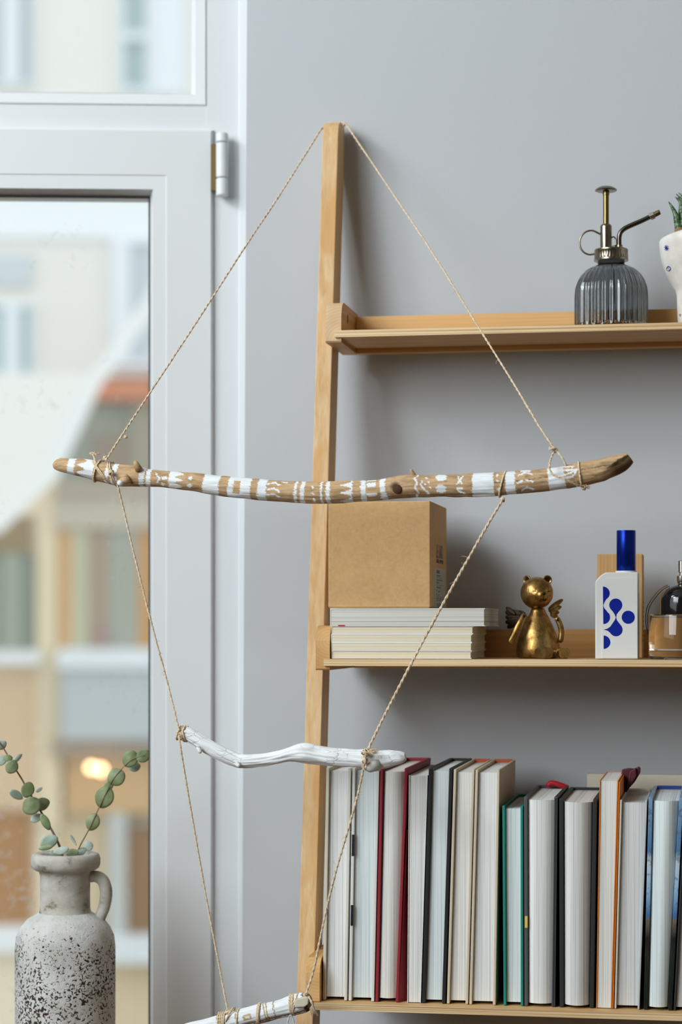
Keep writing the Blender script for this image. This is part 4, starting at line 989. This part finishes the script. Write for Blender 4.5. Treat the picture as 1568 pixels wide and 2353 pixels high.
q = MB(); q.ball(P(914, 1123, HY-.0095), (.0050, .0018, .0048), 14, 8); q.build('twig_stub', M['bronze_dark'] if False else plain('dark_knot', '#4A2C18', .85), st1, smooth=True)
path2 = [(409, 1681, 6), (414, 1682, 12), (428, 1685, 14), (450, 1697, 15), (472, 1711, 16), (510, 1732, 16.5), (545, 1748, 16), (560, 1749, 16), (600, 1747, 14), (640, 1740, 14), (665, 1734, 16), (698, 1730, 22), (725, 1734, 21), (760, 1739, 20), (810, 1742, 20), (850, 1745, 22), (880, 1745, 21), (905, 1742, 18), (922, 1740, 15), (932, 1738, 9)]
def crackw(x, v, f): return 1, 0
st2 = stick('driftwood_stick', path2, crackw, M['stick_white'], 'middle driftwood stick painted all white, crooked and cracked', 1.25, 56, .09, 11)
nub(st2, (456, 1718), (461, 1730), 6, 4, M['stick_white']); nub(st2, (545, 1755), (550, 1761), 6, 4, M['stick_white'])
q = MB(); q.tube([P(868, 1755, HY-.004), P(846, 1764, HY-.010), P(838, 1768, HY-.011)], [.007, .005, .001], 10); q.build('splinter', M['stick_white'], st2, smooth=True)
path3 = [(250, 2420, 17), (330, 2400, 19), (420, 2375, 20), (490, 2357, 20), (530, 2346, 20), (580, 2333, 20.5), (640, 2319, 21), (670, 2311, 22), (700, 2303, 22), (712, 2301, 19), (716, 2300, 14)]
def mask3(x, v, f):
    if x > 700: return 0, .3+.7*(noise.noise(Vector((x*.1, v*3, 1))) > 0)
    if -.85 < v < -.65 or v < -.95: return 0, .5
    for a in (548, 612, 618, 634, 506, 513, 520): 
        if abs(x-a) < 1.6+noise.noise(Vector((v*6, a, 0))): return 0, .15
    if 563 < x < 582 and -.3 < v < .35 and not (568 < x < 578 and -.1 < v < .15): return 0, 0
    return 1, 0
st3 = stick('driftwood_stick', path3, mask3, M['stick_pale'], 'lowest driftwood stick at the bottom edge, whitewashed with bound jute rings', 1.25, 56, .07, 23, Y=HY-.004)
q = MB(); e0 = P(695, 2302, HY-.0125); q.add(*prism([(-.0065, -.0050), (.0030, -.0040), (.0060, -.0015), (.0066, .0040), (.0050, .0056), (-.0052, .0030), (-.0066, .0)], -.004, .002, 1)); q.V = [e0+v for v in q.V]
bevel(q.build('split_face', plain('pale_split_wood', '#CDC5B2', .8), st3), .001, 2)

# twine -------------------------------------------------------------
def twine(pts, name='cord', r=.00066, pitch=.012, parent=hang, mat=None, raw=False, fuzz=0, step=.0014):
    cur = [Vector(p) for p in pts] if raw else catmull(pts, step)
    b = MB(); L = 0; s1, s2 = [], []; up = Vector((0, -1, 0)); N = len(cur)
    for i, p in enumerate(cur):
        t = (cur[min(i+1, N-1)]-cur[max(i-1, 0)]).normalized(); a = t.cross(up)
        if a.length < 1e-4: a = t.cross(Vector((1, 0, 0)))
        a.normalize(); q = a.cross(t); ph = 2*math.pi*L/pitch; o_ = (a*math.cos(ph)+q*math.sin(ph))*r*.68
        wob = 1+.25*noise.noise(Vector((L*60, 1, 2)))
        s1.append(p+o_*wob); s2.append(p-o_*wob)
        if i < N-1: L += (cur[i+1]-p).length
    rad = [r*(1+.22*noise.noise(Vector((i*.05, 5, 1)))) for i in range(N)]
    b.tube(s1, rad, 6); b.tube(s2, rad, 6)
    o = b.build(name, mat or M['twine'], parent, smooth=True, recalc=False)
    if fuzz:
        f = MB(); rnd = random.Random(int(L*1e4))
        for _ in range(int(fuzz*L/.1)):
            p = cur[rnd.randrange(N)]; d = Vector((rnd.uniform(-1, 1), rnd.uniform(-1, .6), rnd.uniform(-1, 1))).normalized(); ln = rnd.uniform(.0015, .0055)*(1.5 if rnd.random() < .15 else 1); e = Vector((rnd.uniform(-1, 1), rnd.uniform(-1, 1), rnd.uniform(-1, 1)))*.4
            f.tube([p, p+d*ln*.5, p+(d+e).normalized()*ln], [.00017, .00013, .00007], 3, caps=False)
        tag(f.build('fuzz', M['twine'], o, recalc=False), kind='stuff')
    return o
top = [P(743, 291, PYT-.004), P(790, 277, -.030)]
L1 = [P(740, 294, pyf(ZTOP)+.004), P(640, 452, -.098), P(568, 560, -.142), P(455, 735, -.190), P(343, 905, -.230), P(275, 1008, -.256), P(243, 1058, HY-.010)]
twine(L1, fuzz=22)
R1 = [P(793.5, 283, -.035), P(900, 440, -.085), P(1000, 590, -.135), P(1100, 752, -.185), P(1180, 880, -.225), P(1240, 980, -.252), P(1276, 1033, HY)]
twine(R1, fuzz=22)
zt2 = ZTOP+.0016
twine([P(740, 294, pyf(ZTOP)+.004), Vector((PX0-.0024, -.022, ZTOP-.004)), Vector((PX0-.0012, -.018, zt2)), Vector((PX0+.008, -.018, zt2+.0003)), Vector((PX1+.0012, -.019, zt2)), Vector((PX1+.0026, -.024, ZTOP-.003)), P(793.5, 283, -.035)])
twine([P(270, 1112, HY-.006), P(284, 1170, HY), P(300, 1240, HY), P(345, 1420, HY), P(385, 1570, HY), P(412, 1680, HY-.008)], fuzz=30)
twine([P(412, 1690, HY-.008), P(414, 1710, HY-.012), P(430, 1810, HY-.006), P(470, 2040, HY), P(505, 2225, HY), P(524, 2325, HY-.006)], r=.00065, fuzz=16)
twine([P(1158, 1145, HY-.010), P(1120, 1208, HY-.004), P(1020, 1385, HY), P(935, 1545, HY), P(880, 1652, HY), P(843, 1728, HY-.012)], fuzz=45, r=.00088)
twine([P(838, 1755, HY-.016), P(826, 1812, HY-.008), P(805, 1890, HY-.006), P(770, 2010, HY-.006), P(746, 2110, HY-.006), P(722, 2225, HY-.006), P(703, 2285, HY-.012)], fuzz=55, r=.00075)
def wrap(px, py, rpx, turns, adv, tilt=0, nm='twine_wrap', st=None, Y=HY, r=.00066, rot=0):
    pts = []; n = int(turns*40); s_ = S(px, Y)
    for i in range(n+1):
        a = 2*math.pi*i/40+rot; f = i/max(1, n)
        x = (f-.5)*adv+tilt*math.cos(a)*rpx; v = math.cos(a)*rpx; p = P(px, py, Y)+Vector((x*s_, -math.sin(a)*rpx*s_, v*s_)); pts.append(p)
    return twine(pts, nm, r=r, raw=True, parent=st or hang, pitch=.006)
wrap(236, 1084, 25.5, 2, 8, -.75); wrap(262, 1089, 26.5, 2, 9, -.30); wrap(226, 1082, 24.5, 1, 4, .35)
wrap(1156, 1113, 29, 1.0, 2, .26); wrap(1335, 1091, 29.5, 1.0, 2, -.12)
twine([P(1276, 1033, HY), P(1268, 1050, HY-.006), P(1263, 1068, HY-.022), P(1266, 1084, HY-.024), P(1278, 1094, HY-.024), P(1300, 1100, HY-.024), P(1322, 1112, HY-.020), P(1342, 1119, HY-.012)], fuzz=20)
twine([P(1276, 1033, HY), P(1290, 1048, HY-.004), P(1300, 1066, HY-.004), P(1306, 1078, HY+.004)], fuzz=20)
def knot(px, py, r, st=None, Y=HY, seed=0, yo=-.006):
    rnd = random.Random(seed); b = MB(); s_ = S(px, Y); c_ = P(px, py, Y+yo)
    for j in range(4):
        ax = Vector((rnd.uniform(-1, 1), rnd.uniform(-.5, .5), rnd.uniform(-1, 1))).normalized(); a = ax.orthogonal().normalized(); q = ax.cross(a)
        b.tube([c_+(a*math.cos(k*.5236)+q*math.sin(k*.5236))*r*s_*(.75+.1*j)+ax*s_*r*.15*(j-1.5) for k in range(13)], .0008, 6, caps=False)
    for j in range(10):
        d = Vector((rnd.uniform(-1, 1), -rnd.random(), rnd.uniform(-1, 1))).normalized(); b.tube([c_, c_+d*r*s_*1.0, c_+d*r*s_*1.9+Vector((0, 0, rnd.uniform(-1, 1)*.001))], [.00012, .0001, .00006], 3)
    return b.build('knot', M['twine'], st or hang, smooth=True, recalc=False)
knot(1276, 1034, 6, seed=1, yo=0); knot(1343, 1120, 5, seed=3); knot(1156, 1148, 5, seed=4); knot(242, 1052, 5, seed=5); knot(289, 1004, 3, seed=6, yo=.008); knot(841, 1730, 9, seed=7, yo=-.014); knot(839, 1748, 7, seed=8, yo=-.016); knot(703, 2286, 5, seed=9, yo=-.012); knot(524, 2325, 6, seed=10); knot(256, 1086, 6, seed=12, yo=-.014)
twine([P(1276, 1034, HY-.002), P(1268, 1030, HY-.004), P(1262, 1032, HY-.004)], r=.0011)
twine([P(222, 1068, HY-.006), P(218, 1055, HY-.006), P(214, 1044, HY-.006)], r=.0008); 
def tuft(px, py, w_, h_, ang, seed, Y=HY, yo=-.006, n=70):
    rnd = random.Random(seed); b = MB(); s_ = S(px, Y); c_ = P(px, py, Y+yo)
    for _ in range(n):
        a = math.radians(ang)+rnd.gauss(0, .5); ln = rnd.uniform(.5, 1); d = Vector((math.cos(a)*w_, rnd.uniform(-.3, .3)*w_, math.sin(a)*h_))*s_*ln
        b.tube([c_, c_+d*.6+Vector((rnd.uniform(-1, 1), 0, rnd.uniform(-1, 1)))*s_*2, c_+d], [.0003, .00025, .00012], 3, caps=False)
    return tag(b.build('frayed_end', M['twine'], hang, recalc=False), kind='stuff')
tuft(216, 1042, 14, 7, 15, 3, n=60); tuft(216, 1042, 12, 6, 165, 4, n=40); tuft(846, 1726, 26, 14, -12, 5, yo=-.018, n=60); tuft(716, 2312, 12, 26, -62, 6, yo=-.016, n=50); tuft(1348, 1120, 10, 8, 20, 8, n=25)
# wraps on the white stick's left end and its right tie
wrap(418, 1684, 15, 3, 16, .35, r=.0007); wrap(424, 1687, 16.5, 2, 10, -.2, r=.0007)
wrap(841, 1744, 23, 2, 6, .12, r=.0007); wrap(846, 1745, 23.5, 1, 3, -.15, r=.0008)
twine([P(709, 2290, HY-.014), P(716, 2302, HY-.018), P(722, 2318, HY-.016), P(731, 2334, HY-.012)], r=.0007)
# rings on the lowest stick
wrap(549, 2340, 21.5, 1, 2, .05, Y=HY-.004); wrap(597, 2328, 23, 3, 5, .05, Y=HY-.004, r=.0007); wrap(674, 2308, 23.5, 3, 10, -.05, Y=HY-.004, r=.0007); wrap(682, 2306, 24, 1, 4, .2, Y=HY-.004, r=.0007); wrap(513, 2348, 22, 4, 18, .0, Y=HY-.004); wrap(527, 2336, 21, 1, 3, .5, Y=HY-.004)
twine([P(668, 2332, HY-.01), P(662, 2345, HY-.008), P(660, 2380, HY-.006)], r=.0005, mat=M['white_thread'], name='thread'); twine([P(668, 2332, HY-.01), P(675, 2345, HY-.008), P(678, 2380, HY-.006)], r=.0005, mat=M['white_thread'], name='thread')

# ------------------------------------------------------------------ stoneware vase with eucalyptus
VT = 2.235; s = VT/F; vc = Pt(150, 2625, VT)
vase = thing('stoneware_vase', vc, 'grey pitted stoneware jug vase with one handle by the balcony door', 'vase')
vy = lambda y: (2625-y)*s
pr = [(0, 2625), (98, 2625), (108, 2616), (113, 2590), (114.5, 2500), (115, 2300), (115, 2175), (112, 2150), (103, 2130), (88, 2112), (70, 2102), (60, 2096), (57.5, 2088), (57, 2060), (57.5, 2010), (60, 2002), (70, 1998), (76, 1993), (79, 1985), (79, 1972), (76, 1963), (70, 1960), (58, 1961), (50, 1966), (47, 1975), (47, 2090), (60, 2110), (100, 2160), (104, 2200), (104, 2600), (0, 2606)]
b = MB(); b.lathe([(r*s, vy(y)) for r, y in pr[:12]], vc, 72); b.build('body', M['stone'], vase, smooth=True)
rbv = lambda r, z, a: r*(1+.014*math.sin(2*a+2)+.010*math.sin(5*a)) if z > vy(2000) else r
b = MB(); b.lathe([(r*s, vy(y)) for r, y in pr[11:26]], vc, 72, rib=rbv); autosmooth(b.build('neck', M['stone_neck'], vase), 60)
b = MB(); b.lathe([(r*s, vy(y)) for r, y in [(46.5, 1990), (20, 1990), (0, 1990)]], vc, 36); tag(b.build('mouth_shade', M['gasket'], vase), 'black disc for the shade inside the mouth')  # black disc across the neck stands in for the shade inside
hp = [Pt(200, 2016, VT), Pt(222, 2014, VT), Pt(238, 2026, VT), Pt(244, 2052, VT), Pt(240, 2082, VT), Pt(232, 2104, VT), Pt(226, 2120, VT)]
cur = catmull(hp, .002); b = MB(); b.tube(cur, [.0056+.0009*math.sin(i*.12) for i in range(len(cur))], 14); b.build('handle', M['stone_neck'], vase, smooth=True)
euc = thing('eucalyptus_sprig', Pt(150, 1975, VT), 'two arching eucalyptus stems with round grey-green leaves standing in the stoneware vase', 'sprig')
def stem(pts, r0=.0010):
    cur = catmull([Pt(a, c_, t_) for a, c_, t_ in pts], .003); b = MB(); b.tube(cur, [r0*(1-.6*i/len(cur)) for i in range(len(cur))], 7); return b.build('stem', M['stem'], euc, smooth=True)
stem([(150, 1988, VT), (135, 1940, VT), (112, 1895, VT), (88, 1855, VT), (62, 1812, VT-.01), (50, 1790, VT-.01), (28, 1755, VT-.02), (5, 1715, VT-.02), (-40, 1660, VT-.03)], .0014)
stem([(165, 1988, VT), (185, 1942, VT), (205, 1905, VT), (225, 1862, VT), (245, 1820, VT), (262, 1788, VT), (300, 1748, VT), (332, 1736, VT)], .0008)
def leaf(px, py, rx, ry, ang, pale=False, turn=0.0, t_=VT, cup=.12, tip=0.0):
    n = 18; rings = 4; s_ = t_/F; V = [(0, 0, 0)]; cup_ = cup
    R = Matrix.Rotation(TH, 3, 'Z') @ Matrix.Rotation(math.radians(turn), 3, 'Z') @ Matrix.Rotation(math.radians(-ang), 3, 'Y')
    c_ = Pt(px, py, t_); top_, bot = [], []
    for side in (0, 1):
        for j in range(rings+1):
            f = j/rings
            for k in range(n):
                a = 2*math.pi*k/n; x = math.cos(a)*rx*f*s_*(1+tip*max(0, math.cos(a))**3); z_ = math.sin(a)*ry*f*s_*(1-.10*math.cos(2*a))
                y_ = (f*f)*cup_*rx*s_*(.6+.5*math.sin(a*2+px))+ (0.0005 if side else 0)+abs(z_)*.10
                (bot if side else top_).append(c_+R @ Vector((x, y_, z_)))
    V = top_+bot; m = len(top_); Fc = []
    for j in range(rings):
        for k in range(n):
            k2 = (k+1) % n; Fc.append((j*n+k, j*n+k2, (j+1)*n+k2, (j+1)*n+k)); Fc.append((m+j*n+k, m+(j+1)*n+k, m+(j+1)*n+k2, m+j*n+k2))
    e = rings*n
    for k in range(n): k2 = (k+1) % n; Fc.append((e+k, e+k2, m+e+k2, m+e+k))
    # collapse centre ring degenerate faces is harmless
    bm_o = mk('leaf', V, Fc, M['leaf_pale' if pale else 'leaf'], euc, smooth=True, recalc=False)
    bm = bmesh.new(); bm.from_mesh(bm_o.data); bmesh.ops.remove_doubles(bm, verts=bm.verts, dist=1e-6); bmesh.ops.recalc_face_normals(bm, faces=bm.faces); bm.to_mesh(bm_o.data); bm.free(); return bm_o
for a in [(4, 1712, 13, 10, 40, True, 20, VT-.02), (2, 1748, 16, 10, 30, True, 0, VT-.02), (18, 1742, 8, 10, 90, False, 0, VT-.03), (27, 1762, 17, 14, 60, False, 10, VT-.03), (42, 1742, 14, 6, 40, True, 40, VT),
          (64, 1815, 19, 14, 70, False, 10, VT-.02), (38, 1826, 19, 9, -30, True, 30, VT), (72, 1852, 23, 19, 40, False, 0, VT-.01), (98, 1848, 19, 14, 15, False, 30, VT), (83, 1880, 15, 9, 30, True, 0, VT), (104, 1889, 21, 9, -62, False, 0, VT-.03), (90, 1815, 9, 4, 40, True, 0, VT),
          (113, 1934, 22, 14, 25, True, 10, VT-.01), (105, 1948, 17, 6, 10, False, 0, VT-.02), (140, 1955, 19, 8, 15, True, 0, VT-.02), (128, 1962, 16, 7, -10, True, 0, VT), (166, 1960, 15, 9, 10, False, 0, VT-.01), (188, 1957, 13, 8, 30, True, 20, VT), (168, 1930, 16, 3, -60, True, 0, VT-.01, .1), (203, 1944, 11, 11, 20, True, 0, VT+.02),
          (213, 1889, 21, 15, 70, False, 0, VT), (240, 1832, 27, 20, 68, False, 0, VT), (250, 1806, 11, 9, 20, False, 0, VT+.01), (267, 1786, 22, 19, 30, False, 0, VT), (299, 1744, 21, 17, 62, False, 0, VT), (309, 1762, 14, 11, 10, True, 0, VT+.01), (329, 1737, 17, 14, 45, False, 10, VT)]:
    leaf(*a)
# low round stool that carries the vase, below the picture
st = thing('plant_stool', Vector((vc.x, vc.y, 0)), 'small round wooden stool under the stoneware vase, below the picture edge', 'stool')
b = MB(); b.lathe([(0, vc.z-.026), (.13, vc.z-.026), (.135, vc.z-.022), (.135, vc.z-.004), (.13, vc.z-EPS), (0, vc.z-EPS)], (vc.x, vc.y, 0), 48); autosmooth(b.build('seat', M['pine_x'], st), 40)
for k in range(3):
    a = 2*math.pi*k/3+.5; b = MB(); b.tube([(vc.x+.09*math.cos(a), vc.y+.09*math.sin(a), vc.z-.0262), (vc.x+.15*math.cos(a), vc.y+.15*math.sin(a), .0)], .012, 12); b.build('leg', M['pine_post'], st, smooth=True)
